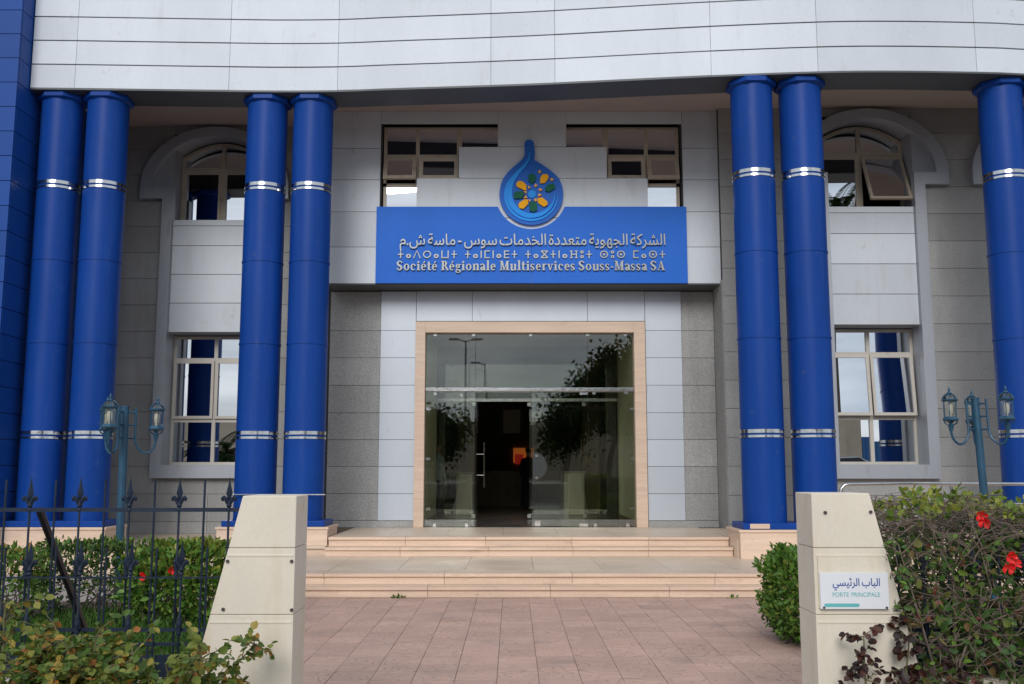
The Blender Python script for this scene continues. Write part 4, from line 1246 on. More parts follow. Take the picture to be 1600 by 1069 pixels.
# ------------------------------------------------------------------ stainless handrail on the ramp
HR = thing('handrail', 'stainless steel tube handrail with two rails along the ramp', 'handrail', (8, 14.4, 0.57))
q = at(1325, 757, 14.4)
put('rail', MB().tube([(q.x-0.115, 14.4, 0.58), (q.x-0.115, 14.4, q.z-0.17), (q.x-0.10, 14.4, q.z-0.06), (q.x-0.05, 14.4, q.z-0.008), (q.x, 14.4, q.z), (q.x+0.9, 14.4, q.z+0.015), (13, 14.4, q.z-0.02)], 0.025, 12), 'steel', HR, smooth=True)
put('rail', MB().tube([(q.x-0.11, 14.4, q.z-0.285), (q.x+0.9, 14.4, q.z-0.28), (13, 14.4, q.z-0.30)], 0.02, 10), 'steel', HR, smooth=True)
for x in (6.4, 8.6, 10.4, 12.2):
    put('post', MB().tube([(x, 14.43, 0.55), (x, 14.43, q.z-0.03)], 0.02, 10), 'steel', HR, smooth=True)

# ------------------------------------------------------------------ garden lamps
def lamp(label, base, ztop, arms, lean):
    t = thing('garden_lamp', label, 'lamp', base, 'blue garden lamps')
    bx, by, bz = base
    def P(x, y, z): return (bx + x + lean * (z - bz), by + y, z)
    put('pole', MB().tube([P(0, 0, bz), P(0, 0, ztop)], 0.052, 14).tube([P(0, 0, ztop), P(0, 0, ztop+0.02)], 0.058, 14), 'lamp_teal', t, smooth=True)
    for (ang, rad) in arms:
        c, s = math.cos(R(ang)), math.sin(R(ang))
        def Q(r, z): return Vector(P(c*r, s*r, z))
        zl = ztop - 0.42
        am = MB()
        pts = [Q(0.14, ztop), Q(0.14, zl), Q(0.16, zl-0.08), Q(0.22, zl-0.155), Q(0.30, zl-0.175), Q(rad-0.03, zl-0.12), Q(rad, zl-0.03), Q(rad, zl+0.02)]
        am.tube([pts[0], pts[1]] + spline(pts[1:], 4)[1:], 0.016, 8)
        for z in (ztop-0.06, ztop-0.23, ztop-0.40):
            am.tube([Q(0.03, z), Q(0.14, z)], 0.013, 8)
        put('arm', am, 'lamp_teal', t, smooth=True)
        o = Vector((0, 0, 0)); oq = Q(rad, zl)
        n = 6
        lm = MB()
        lm.lathe([(0.03, 0.0), (0.034, 0.04), (0.045, 0.07), (0.02, 0.10), (0.06, 0.125)], o, 12)
        lm.lathe([(0.085, 0.13), (0.118, 0.14), (0.122, 0.155), (0.10, 0.185), (0.096, 0.19)], o, n)
        lm.lathe([(0.10, 0.395), (0.124, 0.405), (0.128, 0.42), (0.115, 0.428)], o, n)
        for k in range(n):
            a_ = 2*math.pi*k/n
            lm.tube([o + Vector((0.092*math.cos(a_), 0.092*math.sin(a_), 0.185)), o + Vector((0.097*math.cos(a_), 0.097*math.sin(a_), 0.40))], 0.007, 5)
            lm.tube([o + Vector((rr*math.cos(a_), rr*math.sin(a_), z)) for rr, z in ((0.112, 0.425), (0.098, 0.46), (0.065, 0.49), (0.03, 0.50))], 0.007, 5)
            lm.tube([o + Vector((rr*math.cos(a_), rr*math.sin(a_), z)) for rr, z in ((0.105, 0.135), (0.09, 0.10), (0.05, 0.08))], 0.006, 5)
        lm.lathe([(0.03, 0.495), (0.042, 0.505), (0.03, 0.52), (0.012, 0.535), (0.02, 0.555), (0.012, 0.575), (0.003, 0.60)], o, 12)
        gm = MB().lathe([(0.088, 0.188), (0.093, 0.398)], o, n).lathe([(0.108, 0.428), (0.094, 0.457), (0.062, 0.487), (0.03, 0.496)], o, 12)
        bm_ = MB().lathe([(0.015, 0.19), (0.02, 0.22), (0.038, 0.24), (0.042, 0.30), (0.038, 0.35), (0.015, 0.37)], o, 12)
        for m_ in (lm, gm, bm_):
            m_.v = [(oq.x + v[0]*0.88, oq.y + v[1]*0.88, oq.z + v[2]*0.97) for v in m_.v]
        ln = put('lantern', lm, 'lamp_teal', t, smooth=True, angle=40)
        put('glass', gm, 'lantern_glass', ln)
        put('bulb', bm_, 'lamp_bulb', ln, smooth=True)
    return t
q = at(193, 637, 13.0)
lamp('blue garden lamp on the left in front of the granite wall, behind the railing', (at(188, 850, 13.0).x, 13.0, 0), q.z, [(25, 0.40), (-95, 0.41), (145, 0.41)], -0.012)
q = at(1533, 624, 13.0)
lamp('leaning blue garden lamp on the right beside the steel handrail', (at(1545, 800, 13.0).x, 13.0, 0), q.z, [(192, 0.40), (72, 0.42), (312, 0.38)], -0.035)

# ------------------------------------------------------------------ vegetation
def leaves(P, D, N, L, W, fold=0.25):
    """arrays of leaf blades: position, direction, normal, length, width"""
    P = np.asarray(P, float); D = np.asarray(D, float); N = np.asarray(N, float)
    D = D / (np.linalg.norm(D, axis=1, keepdims=True) + 1e-9)
    S = np.cross(D, N); S = S / (np.linalg.norm(S, axis=1, keepdims=True) + 1e-9)
    N = np.cross(S, D)
    L = np.asarray(L, float)[:, None]; W = np.asarray(W, float)[:, None]
    v = [P, P + D*L*0.32 + S*W*0.46 + N*W*fold*0.5, P + D*L*0.70 + S*W*0.42 + N*W*fold*0.35, P + D*L - N*L*0.10,
         P + D*L*0.70 - S*W*0.42 + N*W*fold*0.35, P + D*L*0.32 - S*W*0.46 + N*W*fold*0.5]
    n = len(P)
    V = np.stack(v, 1).reshape(-1, 3)
    b = np.arange(n)[:, None] * 6
    F = np.concatenate([b + np.array([[0, 1, 2, 3]]), b + np.array([[0, 3, 4, 5]])], 0)
    return V, F
def leaf_mesh(name, V, F, mat):
    me = bpy.data.meshes.new(name)
    me.vertices.add(len(V)); me.vertices.foreach_set('co', np.asarray(V, np.float32).ravel())
    me.loops.add(F.size); me.loops.foreach_set('vertex_index', F.astype(np.int32).ravel())
    me.polygons.add(len(F)); me.polygons.foreach_set('loop_start', np.arange(0, F.size, F.shape[1], dtype=np.int32))
    me.update(calc_edges=True); me.validate()
    me.materials.append(M[mat])
    return me
def unit(n):
    v = nr.normal(size=(n, 3)); return v / np.linalg.norm(v, axis=1, keepdims=True)
def wander(p, d, length, n, jit, droop=0.0):
    pts = [Vector(p)]; d = Vector(d).normalized()
    for i in range(n):
        d = (d + Vector(nr.normal(size=3)) * jit + Vector((0, 0, -droop))).normalized()
        pts.append(pts[-1] + d * (length / n))
    return pts

ONE_LEAF = {}
def rose_bush(label, base, h, spread, nst, dens, lean=(0, 0), group='rose bushes along the street side', size=1.0, mat='leaf_rose', named=60):
    t = thing('rose_bush', label, 'rose bush', base, group)
    st = MB(); P = []; D = []
    for k in range(nst):
        a = rnd.uniform(0, 2*math.pi)
        d0 = Vector((math.cos(a)*0.35*spread + lean[0], math.sin(a)*0.22*spread + lean[1], 1.0))
        hh_ = h * rnd.uniform(0.62, 1.0)
        p0 = Vector(base) + Vector((math.cos(a)*0.08, math.sin(a)*0.06, 0))
        main = wander(p0, d0, hh_*1.05, 9, 0.11)
        st.tube(main, list(np.linspace(0.011, 0.004, len(main))), 5)
        for i in range(3, len(main)):
            for _ in range(dens):
                dd = Vector((rnd.uniform(-1, 1), rnd.uniform(-0.8, 0.8), rnd.uniform(-0.15, 0.7)))
                tw = wander(main[i], dd, rnd.uniform(0.10, 0.26)*spread, 4, 0.25, 0.05)
                st.tube(tw, [0.0035, 0.003, 0.0025, 0.002, 0.0015], 4)
                for q_ in tw[1:]:
                    dv = (tw[-1] - tw[0]).normalized()
                    for s in (-1, 1):
                        P.append(q_); D.append(dv*0.4 + Vector((rnd.uniform(-1, 1), rnd.uniform(-1, 1), rnd.uniform(-0.8, 0.35))))
                P.append(tw[-1]); D.append(dv)
    put('stems', st, 'rose_stem', t, smooth=True)
    n = len(P)
    Nn = unit(n)*0.75 + np.array([0, -0.35, 0.75])
    L = nr.uniform(0.032, 0.064, n) * size; W = L * nr.uniform(0.66, 0.88, n)
    V, F = leaves(P, D, Nn, L, W, 0.22)
    Y_ = V[::6, 1]
    order = np.argsort(Y_)                 # leaves nearest the street are pieces of their own
    near = set(order[:named].tolist())
    keep = np.array([i not in near for i in range(n)])
    kk = np.where(keep)[0]
    remap = -np.ones(n, int); remap[kk] = np.arange(len(kk))
    Fk = np.concatenate([F[:n][kk], F[n:][kk]]); sh = (np.concatenate([kk, kk]) - remap[np.concatenate([kk, kk])])[:, None] * 6
    o = link('foliage', leaf_mesh('foliage', V.reshape(n, 6, 3)[kk].reshape(-1, 3), Fk - sh, mat), t, kind='stuff')
    for i in near:
        vv = V.reshape(n, 6, 3)[i]
        me = bpy.data.meshes.new('leaf'); me.from_pydata([tuple(x) for x in (vv - vv[0])], [], [(0,1,2,3), (0,3,4,5)])
        me.materials.append(M[mat if rnd.random() < 0.75 else ONE_LEAF.setdefault('x', 'leaf_mixed')])
        link('leaf', me, t, tuple(vv[0]))
    return t
def gx(px, py, Y): return at(px, py, Y).x
rose_bush('rose bush with yellowing leaves at the far left corner in front of the railing', (gx(24, 1000, 5.4), 5.4, 0.0), 1.04, 0.9, 8, 3)
rose_bush('broad rose bush with browning leaves in front of the railing under the black brace', (gx(125, 1000, 5.2), 5.2, 0.0), 0.76, 1.1, 9, 3)
rose_bush('rose bush with drooping olive leaves in front of the railing, nearest the plain post', (gx(236, 1000, 5.35), 5.35, 0.0), 0.88, 0.8, 9, 4)
rose_bush('thin leaning rose shoot that crosses the foot of the plain post', (gx(292, 1060, 5.25), 5.25, 0.0), 0.66, 0.5, 4, 2, (0.05, 0), named=20)
rose_bush('low rose bush between the far left and the broad rose bush', (gx(68, 1060, 4.95), 4.95, 0.0), 0.58, 0.95, 7, 3)
rose_bush('low rose bush with orange tinged leaves in front of the plinth wall', (gx(200, 1060, 5.0), 5.0, 0.0), 0.54, 0.95, 7, 3)
rose_bush('dark maroon leaved rose climbing the foot of the post with the plaque', (gx(1400, 1060, 5.75), 5.80, 0.0), 0.74, 0.62, 4, 3, (-0.02, 0), size=1.0, mat='leaf_maroon', named=110)

def flower(parent, loc, r):
    """nodding hibiscus: five ruffled cupped petals and a long stamen"""
    mb = MB(); ax = Matrix.Rotation(rnd.uniform(-0.9, 0.9), 3, 'Z') @ Matrix.Rotation(rnd.uniform(-0.7, 0.5), 3, 'X')
    for k in range(5):
        a = 2*math.pi*k/5 + rnd.uniform(-0.2, 0.2); V = [(0, 0.35, 0)]
        for (rad, dep) in ((0.45, -0.05), (0.85, -0.42), (1.0, -0.62)):
            for m_ in (-1, 0, 1):
                aa = a + m_*0.52*(1 if rad < 1 else 0.7)
                rr_ = rad*rnd.uniform(0.86, 1.1)
                V.append((rr_*math.cos(aa), dep + 0.16*rnd.uniform(-1, 1), rr_*math.sin(aa)))
        V = [tuple(Vector(loc) + ax @ Vector(v) * r) for v in V]
        mb.add(V, [(0,1,2), (0,2,3), (1,4,5,2), (2,5,6,3), (4,7,8,5), (5,8,9,6)])
    mb.tube([Vector(loc), Vector(loc) + ax @ Vector((0.1, -1.2, 0.1)) * r], 0.07*r, 5)
    put('flower', mb, 'hibiscus', parent)

def hedge(name, label, cat, c, size, nl, leaf, mat, mat2=None, group=None, stems=14, round_=0.5, core=True, bare=0.0, flowers=()):
    """clipped shrub: leaves through an uneven rounded-box shell, woody stems below"""
    t = thing(name, label, cat, (c[0], c[1], c[2]), group)
    cx, cy, cz = c; sx_, sy_, sz_ = size
    u = unit(nl); 
    p_ = 2 + 6 * (1 - round_)
    rad = (np.abs(u)**p_).sum(1)**(-1/p_)
    q_ = u * rad[:, None]
    depth = 1 - np.abs(nr.normal(0, 0.16, nl))
    bumps = 1 + 0.07*np.sin(q_[:, 0]*9 + 1.3) * np.sin(q_[:, 2]*8 + 0.4) + 0.05*np.sin(q_[:, 1]*13 + q_[:, 0]*7)
    P = q_ * (depth*bumps)[:, None]
    if bare:
        keep = ~((P[:, 2] < -0.15) & (nr.random(nl) < bare))
        P = P[keep]; u = u[keep]; nl = len(P)
    W_ = np.array([sx_/2, sy_/2, sz_/2])
    Pw = P*W_ + np.array([cx, cy, cz + sz_/2])
    D = u*0.7 + unit(nl)*0.8 + np.array([0, 0, 0.35])
    N = u + unit(nl)*0.7
    L = nr.uniform(0.7, 1.3, nl)*leaf; Wd = L*nr.uniform(0.42, 0.6, nl)
    V, F = leaves(Pw, D, N, L, Wd, 0.3)
    link('foliage', leaf_mesh('foliage', V, F, mat), t, kind='stuff')
    if mat2:
        m2 = nl // 5
        idx = nr.choice(np.where(P[:, 2] > 0.2)[0], m2)
        V, F = leaves(Pw[idx]*1.0 + np.array([0, 0, 0.02]), D[idx] + np.array([0, 0, 0.5]), N[idx], L[idx]*1.1, Wd[idx]*1.1, 0.3)
        link('new_growth', leaf_mesh('new_growth', V, F, mat2), t, kind='stuff')
    sm = MB()
    for k in range(stems):
        x = cx + rnd.uniform(-0.4, 0.4)*sx_; y_ = cy + rnd.uniform(-0.35, 0.35)*sy_
        w_ = wander((x, y_, cz - 0.02), (rnd.uniform(-0.5, 0.5), rnd.uniform(-0.5, 0.5), 1), sz_*(0.62 if bare else 0.42), 6, 0.22)
        sm.tube(w_, list(np.linspace(0.014, 0.004, 7)), 5)
        for j in (2, 3, 4):
            w2 = wander(w_[j], (rnd.uniform(-1, 1), rnd.uniform(-1, 1), 0.5), sz_*0.25, 4, 0.3)
            sm.tube(w2, [0.006, 0.005, 0.004, 0.003, 0.002], 4)
    put('branches', sm, 'bark', t, smooth=True)
    for f in flowers:
        flower(t, f, 0.05)
    return t
hedge('clipped_hedge', 'low clipped green hedge behind the railing, in front of the left lamp', 'hedge', (gx(150, 900, 11.6), 11.6, 0.0), (1.45, 0.9, 0.80), 4000, 0.055, 'leaf_dark', 'leaf_hedge', bare=0.6, round_=0.35, stems=26)
hedge('clipped_hedge', 'bright green leafy hedge with a red flower behind the railing, next to the plain post', 'hedge', (gx(300, 900, 10.9), 10.9, 0.0), (1.25, 1.0, 0.83), 4600, 0.075, 'leaf_hedge', 'leaf_bright', round_=0.45, stems=16,
      flowers=[tuple(at(226, 900, 10.35)), tuple(at(268, 890, 10.4))])
hedge('clipped_hedge', 'sparse green hedge at the far left edge behind the railing', 'hedge', (gx(-5, 900, 10.8), 10.8, 0.0), (1.0, 0.9, 0.78), 2600, 0.055, 'leaf_hedge', 'leaf_rose', bare=0.5, round_=0.4)
hedge('round_shrub', 'dense rounded green shrub beside the paving, half behind the gate post', 'shrub', (gx(1256, 900, 9.6) + 0.17, 9.75, 0.02), (0.98, 1.1, 0.86), 7000, 0.058, 'leaf_hedge', 'leaf_hedge', round_=0.75, stems=12)

# tangled overgrown shrub on the right railing
def tangled(label, x0, x1, y0, y1, z1, ntw, nleaf, flowers):
    t = thing('overgrown_shrub', label, 'shrub', ((x0+x1)/2, (y0+y1)/2, 0))
    def top(x, y): return z1 + 0.05*math.sin(x*5.1) + 0.03*math.sin(x*13+y*7) - 0.10*max(0, (x-3.35))
    sm = MB(); pts = []; tops = []
    for k in range(60):
        x = x0 + (x1-x0)*(k+rnd.random())/60; yv = rnd.uniform(y0, y1) if k % 5 < 2 else rnd.uniform(y0, y0+0.14)
        w_ = wander((x, yv, 0.0), (rnd.uniform(-0.5, 0.5), rnd.uniform(-0.12, 0.12), 1), rnd.uniform(0.85, 1.05)*z1, 10, 0.17)
        w_ = [Vector((max(p.x, 2.58 - 0.25*p.z), max(p.y, y0), min(p.z, top(p.x, p.y)))) for p in w_]
        sm.tube(w_, list(np.linspace(rnd.uniform(0.005, 0.012), 0.003, 11)), 5); pts += w_[2:]
    # thicket near the top, as left by clipping
    for k in range(ntw):
        b_ = pts[rnd.randrange(len(pts))]
        if k % 2:
            xx_ = rnd.uniform(x0+0.02, x1); yy_ = rnd.uniform(y0, y1-0.2)
            b_ = Vector((xx_, yy_, top(xx_, yy_) - abs(rnd.gauss(0.04, 0.13))))
        w_ = wander(b_, (rnd.uniform(-1, 1), rnd.uniform(-0.5, 0.5), rnd.uniform(-0.35, 0.45)), rnd.uniform(0.15, 0.5), 5, 0.35)
        w_ = [Vector((max(p.x, 2.53 - 0.245*p.z), max(p.y, y0-0.05), min(p.z, top(p.x, p.y) + 0.02))) for p in w_]
        sm.tube(w_, [0.0036, 0.0032, 0.0028, 0.0024, 0.0018, 0.0013], 4)
        tops += w_[1:]
    put('branches', sm, 'twig_grey', t, smooth=True)
    tp = np.array([tuple(p) for p in tops] + [tuple(p) for p in pts])
    def lv(name, sel, n, mat, lo, hi, up, jit=0.03):
        idx = nr.choice(sel, n)
        P = tp[idx] + nr.normal(0, jit, (n, 3)); ok = (P[:, 1] > y0 - 0.12) & (P[:, 0] > 2.48 - 0.245*P[:, 2]); P = P[ok]; n = len(P)
        L = nr.uniform(lo, hi, n)
        V, F = leaves(P, unit(n) + np.array([0, -0.3, up]), unit(n) + np.array([0, -0.6, 0.5]), L, L*nr.uniform(0.5, 0.75, n), 0.25)
        link(name, leaf_mesh(name, V, F, mat), t, kind='stuff')
    zz = tp[:, 2]
    lv('foliage', np.where(zz < z1*0.84)[0], nleaf, 'leaf_mixed', 0.035, 0.07, 0.1)
    lv('front_foliage', np.where((zz < z1*0.86) & (zz > 0.3) & (tp[:, 1] < y0 + 0.28))[0], 950, 'leaf_mixed', 0.035, 0.065, 0.0, 0.03)
    lv('front_sprigs', np.where((zz < z1*0.9) & (zz > 0.25) & (tp[:, 1] < y0 + 0.3))[0], 1000, 'leaf_hedge', 0.03, 0.06, 0.0, 0.03)
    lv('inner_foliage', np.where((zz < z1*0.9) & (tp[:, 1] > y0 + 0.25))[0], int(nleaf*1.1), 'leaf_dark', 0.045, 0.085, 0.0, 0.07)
    # young bright shoots in tufts along the top
    P = []; D = []
    for k in range(150):
        x = rnd.uniform(x0+0.05, x1); y_ = rnd.uniform(y0, y1-0.5); z = top(x, y_) - 0.03 + max(0, rnd.gauss(0, 0.05))
        for _ in range(rnd.randrange(5, 11)):
            P.append((x + rnd.gauss(0, 0.02), y_ + rnd.gauss(0, 0.02), z + rnd.uniform(-0.03, 0.07))); D.append((rnd.gauss(0, 0.7), rnd.gauss(0, 0.7), rnd.uniform(0.1, 1.2)))
    n = len(P); L = nr.uniform(0.035, 0.062, n)
    V, F = leaves(P, D, unit(n) + np.array([0, -0.4, 0.5]), L, L*0.62, 0.25)
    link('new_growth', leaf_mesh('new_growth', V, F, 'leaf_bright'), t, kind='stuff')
    for f in flowers: flower(t, f, 0.036)
    return t
tangled('overgrown tangled shrub with bare twigs and red flowers right of the gate post', 2.30, 4.6, 5.88, 7.3, 1.40, 2500, 2900,
        [tuple(at(1538, 815, 5.85)), tuple(at(1532, 804, 5.87)), tuple(at(1578, 871, 5.8)), tuple(at(1576, 886, 5.8)), tuple(at(1585, 880, 5.82))])

# grass behind the railing
ng = 9000
gxs = nr.uniform(-5.2, -2.85, ng); gys = nr.uniform(6.5, 11.5, ng)
V, F = leaves(np.stack([gxs, gys, np.zeros(ng)], 1), np.stack([nr.normal(0, .35, ng), nr.normal(0, .35, ng), np.ones(ng)], 1), unit(ng), nr.uniform(0.07, 0.16, ng), np.full(ng, 0.010), 0.1)
link('grass', leaf_mesh('grass', V, F, 'grass_blade'), None, label='green grass behind the left railing', category='grass', kind='stuff')
put('left_lawn', MB().box(-9, -2.81, 6.31, 12.69, -0.2, -0.002), 'soil', kind='structure')
for px, py, n in ((622, 931, 30), (1144, 931, 14)):
    q = at(px, py, 13.05)
    w = thing('weed', 'small green weed at the foot of the steps on the %s' % ('left' if px < 800 else 'right, near the shrub'), 'weed', (q.x, 13.05, 0))
    V, F = leaves(np.tile([q.x, 13.045, 0.005], (n, 1)) + nr.normal(0, 0.02, (n, 3))*np.array([1.6, 0.3, 0.4]), unit(n) + np.array([0, -0.4, 0.7]), unit(n), nr.uniform(0.03, 0.06, n), nr.uniform(0.02, 0.03, n))
    link('foliage', leaf_mesh('foliage', V, F, 'leaf_hedge'), w)

# ------------------------------------------------------------------ people in the lobby
def person(label, loc, face, h, mats, robe):
    """standing figure grown from a skeleton; face = heading in degrees"""
    t = thing('person', label, 'person', loc)
    J = {'pelvis': (0, 0, .53, .085), 'waist': (0, 0, .62, .075), 'chest': (0, .005, .74, .09), 'neck': (0, 0, .845, .032), 'head0': (0, -.008, .885, .045), 'head1': (0, -.012, .945, .055), 'head2': (0, -.004, .985, .035)}
    E_ = [('pelvis', 'waist'), ('waist', 'chest'), ('chest', 'neck'), ('neck', 'head0'), ('head0', 'head1'), ('head1', 'head2')]
    for s, n in ((-1, 'l'), (1, 'r')):
        J.update({n+'sh': (s*.105, 0, .805, .042), n+'el': (s*.135, .01, .635, .03), n+'wr': (s*.125, -.04, .50, .02), n+'ha': (s*.12, -.05, .46, .022), n+'fi': (s*.117, -.055, .42, .014),
                  n+'hi': (s*.055, 0, .50, .06), n+'kn': (s*.06, -.01, .28, .042), n+'an': (s*.06, .01, .045, .028), n+'to': (s*.07, -.07, .018, .024)})
        E_ += [('chest', n+'sh'), (n+'sh', n+'el'), (n+'el', n+'wr'), (n+'wr', n+'ha'), (n+'ha', n+'fi'), ('pelvis', n+'hi'), (n+'hi', n+'kn'), (n+'kn', n+'an'), (n+'an', n+'to')]
    names = list(J)
    me = bpy.data.meshes.new('body')
    me.from_pydata([(J[n][0]*h, J[n][1]*h, J[n][2]*h) for n in names], [(names.index(a), names.index(b)) for a, b in E_], [])
    o = bpy.data.objects.new('body', me); COL.objects.link(o)
    sk = o.modifiers.new('skin', 'SKIN')
    for i, n in enumerate(names):
        r_ = J[n][3]*h
        me.skin_vertices[0].data[i].radius = (r_, r_*0.8)
        me.skin_vertices[0].data[i].use_root = (n == 'pelvis')
    sb = o.modifiers.new('sub', 'SUBSURF'); sb.levels = 2; sb.render_levels = 2
    bpy.context.view_layer.update()
    em = bpy.data.meshes.new_from_object(o.evaluated_get(bpy.context.evaluated_depsgraph_get()))
    bpy.data.objects.remove(o)
    for m_ in mats: em.materials.append(M[m_])
    for p in em.polygons:
        z = p.center.z / h; x = abs(p.center.x) / h
        p.material_index = 0 if (z > 0.85 or (x > 0.09 and z < 0.49)) else (2 if z < 0.5 else 1)
        p.use_smooth = True
    rot = Matrix.Rotation(R(face), 4, 'Z')
    em.transform(Matrix.Translation(Vector(loc)) @ rot)
    b_ = link('body', em, t)
    hm = MB().lathe([(0.03, 0.915), (0.048, 0.93), (0.05, 0.955), (0.043, 0.985), (0.02, 1.002)], n=14)
    hm.v = [tuple(Matrix.Translation(Vector(loc)) @ rot @ Vector((v[0]*h, v[1]*h + 0.012*h, v[2]*h))) for v in hm.v]
    put('hair', hm, 'hair', t, smooth=True)
    if robe:
        rm_ = MB().lathe([(0.135, 0.03), (0.125, 0.2), (0.115, 0.4), (0.105, 0.52), (0.10, 0.62), (0.115, 0.74), (0.10, 0.80), (0.05, 0.835)], n=20, squash=0.8)
        rm_.v = [tuple(Matrix.Translation(Vector(loc)) @ rot @ Vector((v[0]*h, v[1]*h, v[2]*h))) for v in rm_.v]
        put('robe', rm_, robe, t, smooth=True)
    return t
q = at(826, 790, 28.0)
person('person in a long dark robe standing inside the lobby in the open doorway', (q.x, 28.0, Z4), 160, 1.72, ('skin', 'cloth_black', 'cloth_black'), 'cloth_black')
person('person in a light blue shirt inside the glass at the left jamb', (at(684, 720, 22.9).x, 22.9, Z4), 60, 1.70, ('skin', 'cloth_blue', 'cloth_navy'), None)

# ------------------------------------------------------------------ across the street (seen in the window reflections)
def tree(label, base, h, cr_, nl, seed, group='trees across the street'):
    t = thing('tree', label, 'tree', base, group)
    b_ = Vector(base); tm = MB(); tip = []
    trunk = wander(b_, (0.03, 0, 1), h*0.55, 7, 0.06)
    tm.tube(trunk, list(np.linspace(0.2, 0.1, 8)), 8)
    for k in range(14):
        s = trunk[rnd.randrange(3, 8)]
        w_ = wander(s, (rnd.uniform(-1, 1), rnd.uniform(-1, 1), rnd.uniform(0.4, 1.3)), h*rnd.uniform(0.25, 0.46), 6, 0.2)
        tm.tube(w_, list(np.linspace(0.07, 0.015, 7)), 5); tip += w_[3:]
    put('trunk', tm, 'bark', t, smooth=True)
    tp = np.array([tuple(p) for p in tip])
    P = tp[nr.choice(len(tp), nl)] + nr.normal(0, cr_*0.16, (nl, 3))
    V, F = leaves(P, unit(nl), unit(nl) + np.array([0, 0, 0.6]), nr.uniform(0.22, 0.42, nl), nr.uniform(0.16, 0.28, nl))
    link('crown', leaf_mesh('crown', V, F, 'leaf_tree'), t, kind='stuff')
tree('tall dark tree across the street, mirrored at the right of the door glass', (6.0, -24, ZF), 9.1, 3.4, 9000, 1)
tree('second tall tree across the street behind the first', (8.3, -26, ZF), 9.6, 3.6, 7000, 2)
tree('medium tree across the street left of the tall pair', (3.4, -25, ZF), 6.5, 3.2, 2600, 3)
tree('small round tree across the street mirrored at the left of the door', (-4.6, -23, ZF), 5.1, 2.8, 2600, 4)
tree('leafy tree across the street beyond the left lamp post', (-8.2, -27, ZF), 5.5, 3.0, 2600, 5)

def palm(label, base, h, nf, fl):
    t = thing('palm_tree', label, 'palm tree', base, 'palm trees on the street side')
    b_ = Vector(base)
    tr = wander(b_, (0.02, 0.01, 1), h, 6, 0.02)
    put('trunk', MB().tube(tr, [0.28, 0.24, 0.22, 0.21, 0.2, 0.2, 0.24], 10), 'bark', t, smooth=True)
    P = []; D = []; L = []; rb = MB()
    for k in range(nf):
        a = 2*math.pi*k/nf*2.4; el = rnd.uniform(-0.2, 1.1)
        d = Vector((math.cos(a)*math.cos(el), math.sin(a)*math.cos(el), math.sin(el)))
        w_ = wander(tr[-1], d, fl, 12, 0.02, 0.10)
        rb.tube(w_, list(np.linspace(0.03, 0.006, 13)), 4)
        for i in range(1, 13):
            dv = (w_[i] - w_[i-1]).normalized(); sd_ = dv.cross(Vector((0, 0, 1))).normalized()
            for m_ in range(3):
                p = w_[i-1].lerp(w_[i], m_/3)
                for s in (-1, 1):
                    P.append(p); D.append(dv*0.6 + sd_*s + Vector((0, 0, -0.15))); L.append(0.55*(1 - 0.5*abs(i/12 - 0.4)))
    put('frond_ribs', rb, 'bark', t)
    n = len(P)
    V, F = leaves(P, D, np.tile([0, 0, 1.0], (n, 1)) + unit(n)*0.3, L, np.full(n, 0.045), 0.1)
    link('fronds', leaf_mesh('fronds', V, F, 'leaf_tree'), t, kind='stuff')
palm('low palm beside the street mirrored in the left window', (-13.2, -4.5, 0), 2.2, 26, 2.4)
palm('tall palm beside the street mirrored in the right upper window', (13.6, -5, 0), 12.6, 30, 2.8)

def street_lamp(label, x, y, h, two):
    t = thing('street_lamp', label, 'street lamp', (x, y, ZF), 'street lamps across the road')
    put('pole', MB().tube([(x, y, ZF), (x, y, h)], [0.10, 0.06], 10), 'trim_metal', t, smooth=True)
    for s in ((-1, 1) if two else (-1,)):
        put('arm', MB().tube([(x, y, h-0.1), (x+s*0.5, y, h+0.05)], 0.04, 8), 'trim_metal', t, smooth=True)
        put('head', MB().box(x+min(s*0.4, s*1.1), x+max(s*0.4, s*1.1), y-0.16, y+0.16, h, h+0.14), 'trim_metal', t, bevel=0.04)
street_lamp('tall twin headed street lamp across the road', -3.0, -25, 10.0, True)
street_lamp('single headed street lamp farther across the road', -2.15, -39, 10.0, False)

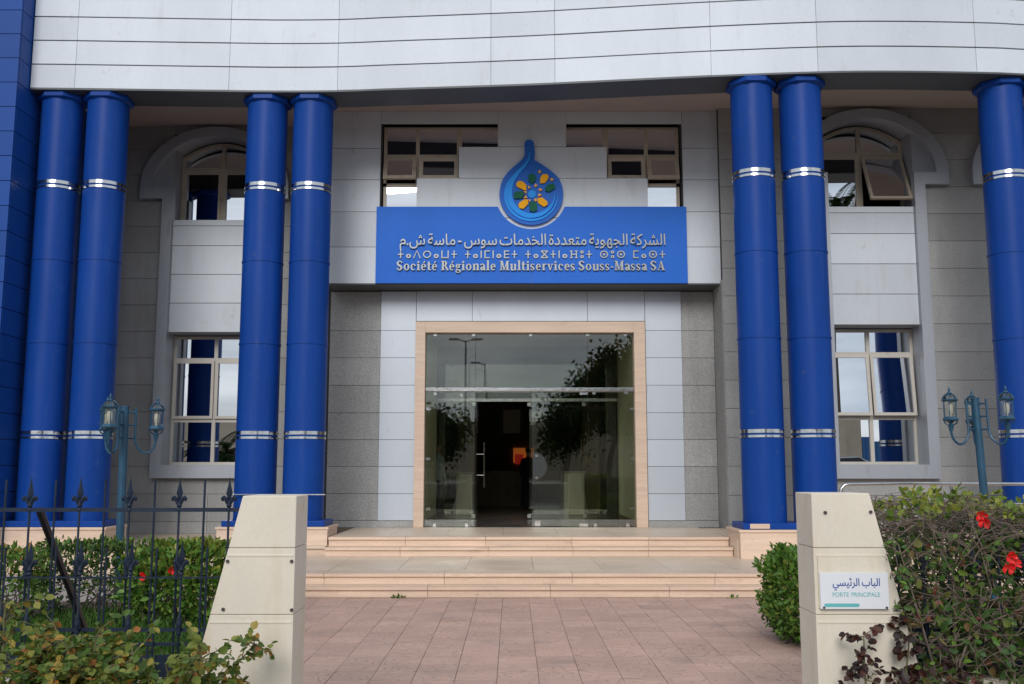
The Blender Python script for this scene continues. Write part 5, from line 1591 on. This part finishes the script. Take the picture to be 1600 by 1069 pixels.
fw = thing('boundary_wall', 'long beige boundary wall with a blue metal gate across the street', 'wall', (0, -34, 0))
mbw = MB().box(-70, 25.4, -34.3, -34, ZF, 5.2).box(28.6, 70, -34.3, -34, ZF, 5.2)
for x in range(-66, 70, 6):
    if not 24 < x < 30: mbw.box(x-0.25, x+0.25, -33.999, -33.8, ZF, 5.4)
put('wall', mbw, 'far_wall', fw)
gt = put('gate', MB().box(25.45, 28.55, -34.2, -34.1, ZF+0.1, 3.9), 'gate_blue', fw)
for i in range(12):
    piece('gate_rib', 25.5 + i*0.255, 25.6 + i*0.255, -34.098, -34.04, ZF+0.12, 3.85, 'gate_blue', gt)

def car(label, x, y):
    t = thing('parked_car', label, 'car', (x, y, ZF), 'white cars parked across the street')
    side = [(-2.1, .35), (-2.12, .62), (-1.95, .84), (-1.15, .93), (-0.55, 1.36), (0.65, 1.42), (1.35, 1.05), (2.0, .98), (2.1, .7), (2.08, .35)]
    n = len(side); V = []; F = []
    for (yy, k, zz) in ((-0.85, .96, 0), (-0.88, 1, 0), (0.88, 1, 0), (0.85, .96, 0)):
        for (a, b_) in side:
            tuck = 0.14 if b_ > 1.0 else 0.0
            V.append((x + a*k, y + (abs(yy) - tuck) * (1 if yy > 0 else -1), b_ + ZF))
    for r_ in range(3):
        for i in range(n):
            F.append((r_*n + i, r_*n + (i+1) % n, (r_+1)*n + (i+1) % n, (r_+1)*n + i))
    F += [tuple(range(n-1, -1, -1)), tuple(range(3*n, 4*n))]
    put('body', MB().add(V, F), 'car_white', t, smooth=True, angle=30)
    for s in (-1, 1):
        put('side_window', MB().prism([(x-0.95, ZF+.95), (x+1.15, ZF+1.02), (x+.62, ZF+1.35), (x-.5, ZF+1.3)], y + s*0.80 - 0.045, y + s*0.80 + 0.045), 'joint_dark', t)
        for wx in (-1.3, 1.3):
            wl = put('wheel', MB().lathe([(0.2, -0.1), (0.31, -0.09), (0.32, 0), (0.31, 0.09), (0.2, 0.1)], n=20), 'tyre', t, smooth=True, loc=(x+wx, y+s*0.8, ZF+0.32))
            wl.rotation_euler = (R(90), 0, 0)
        put('headlight', MB().box(x-2.13, x-2.0, y+s*0.62-0.15, y+s*0.62+0.15, ZF+.62, ZF+.74), 'lamp_bulb', t)
for i, x in enumerate((18.6, 23.0)):
    car(['white car parked across the street left of the blue gate', 'white car parked across the street in front of the blue gate'][i], x, -18.0)
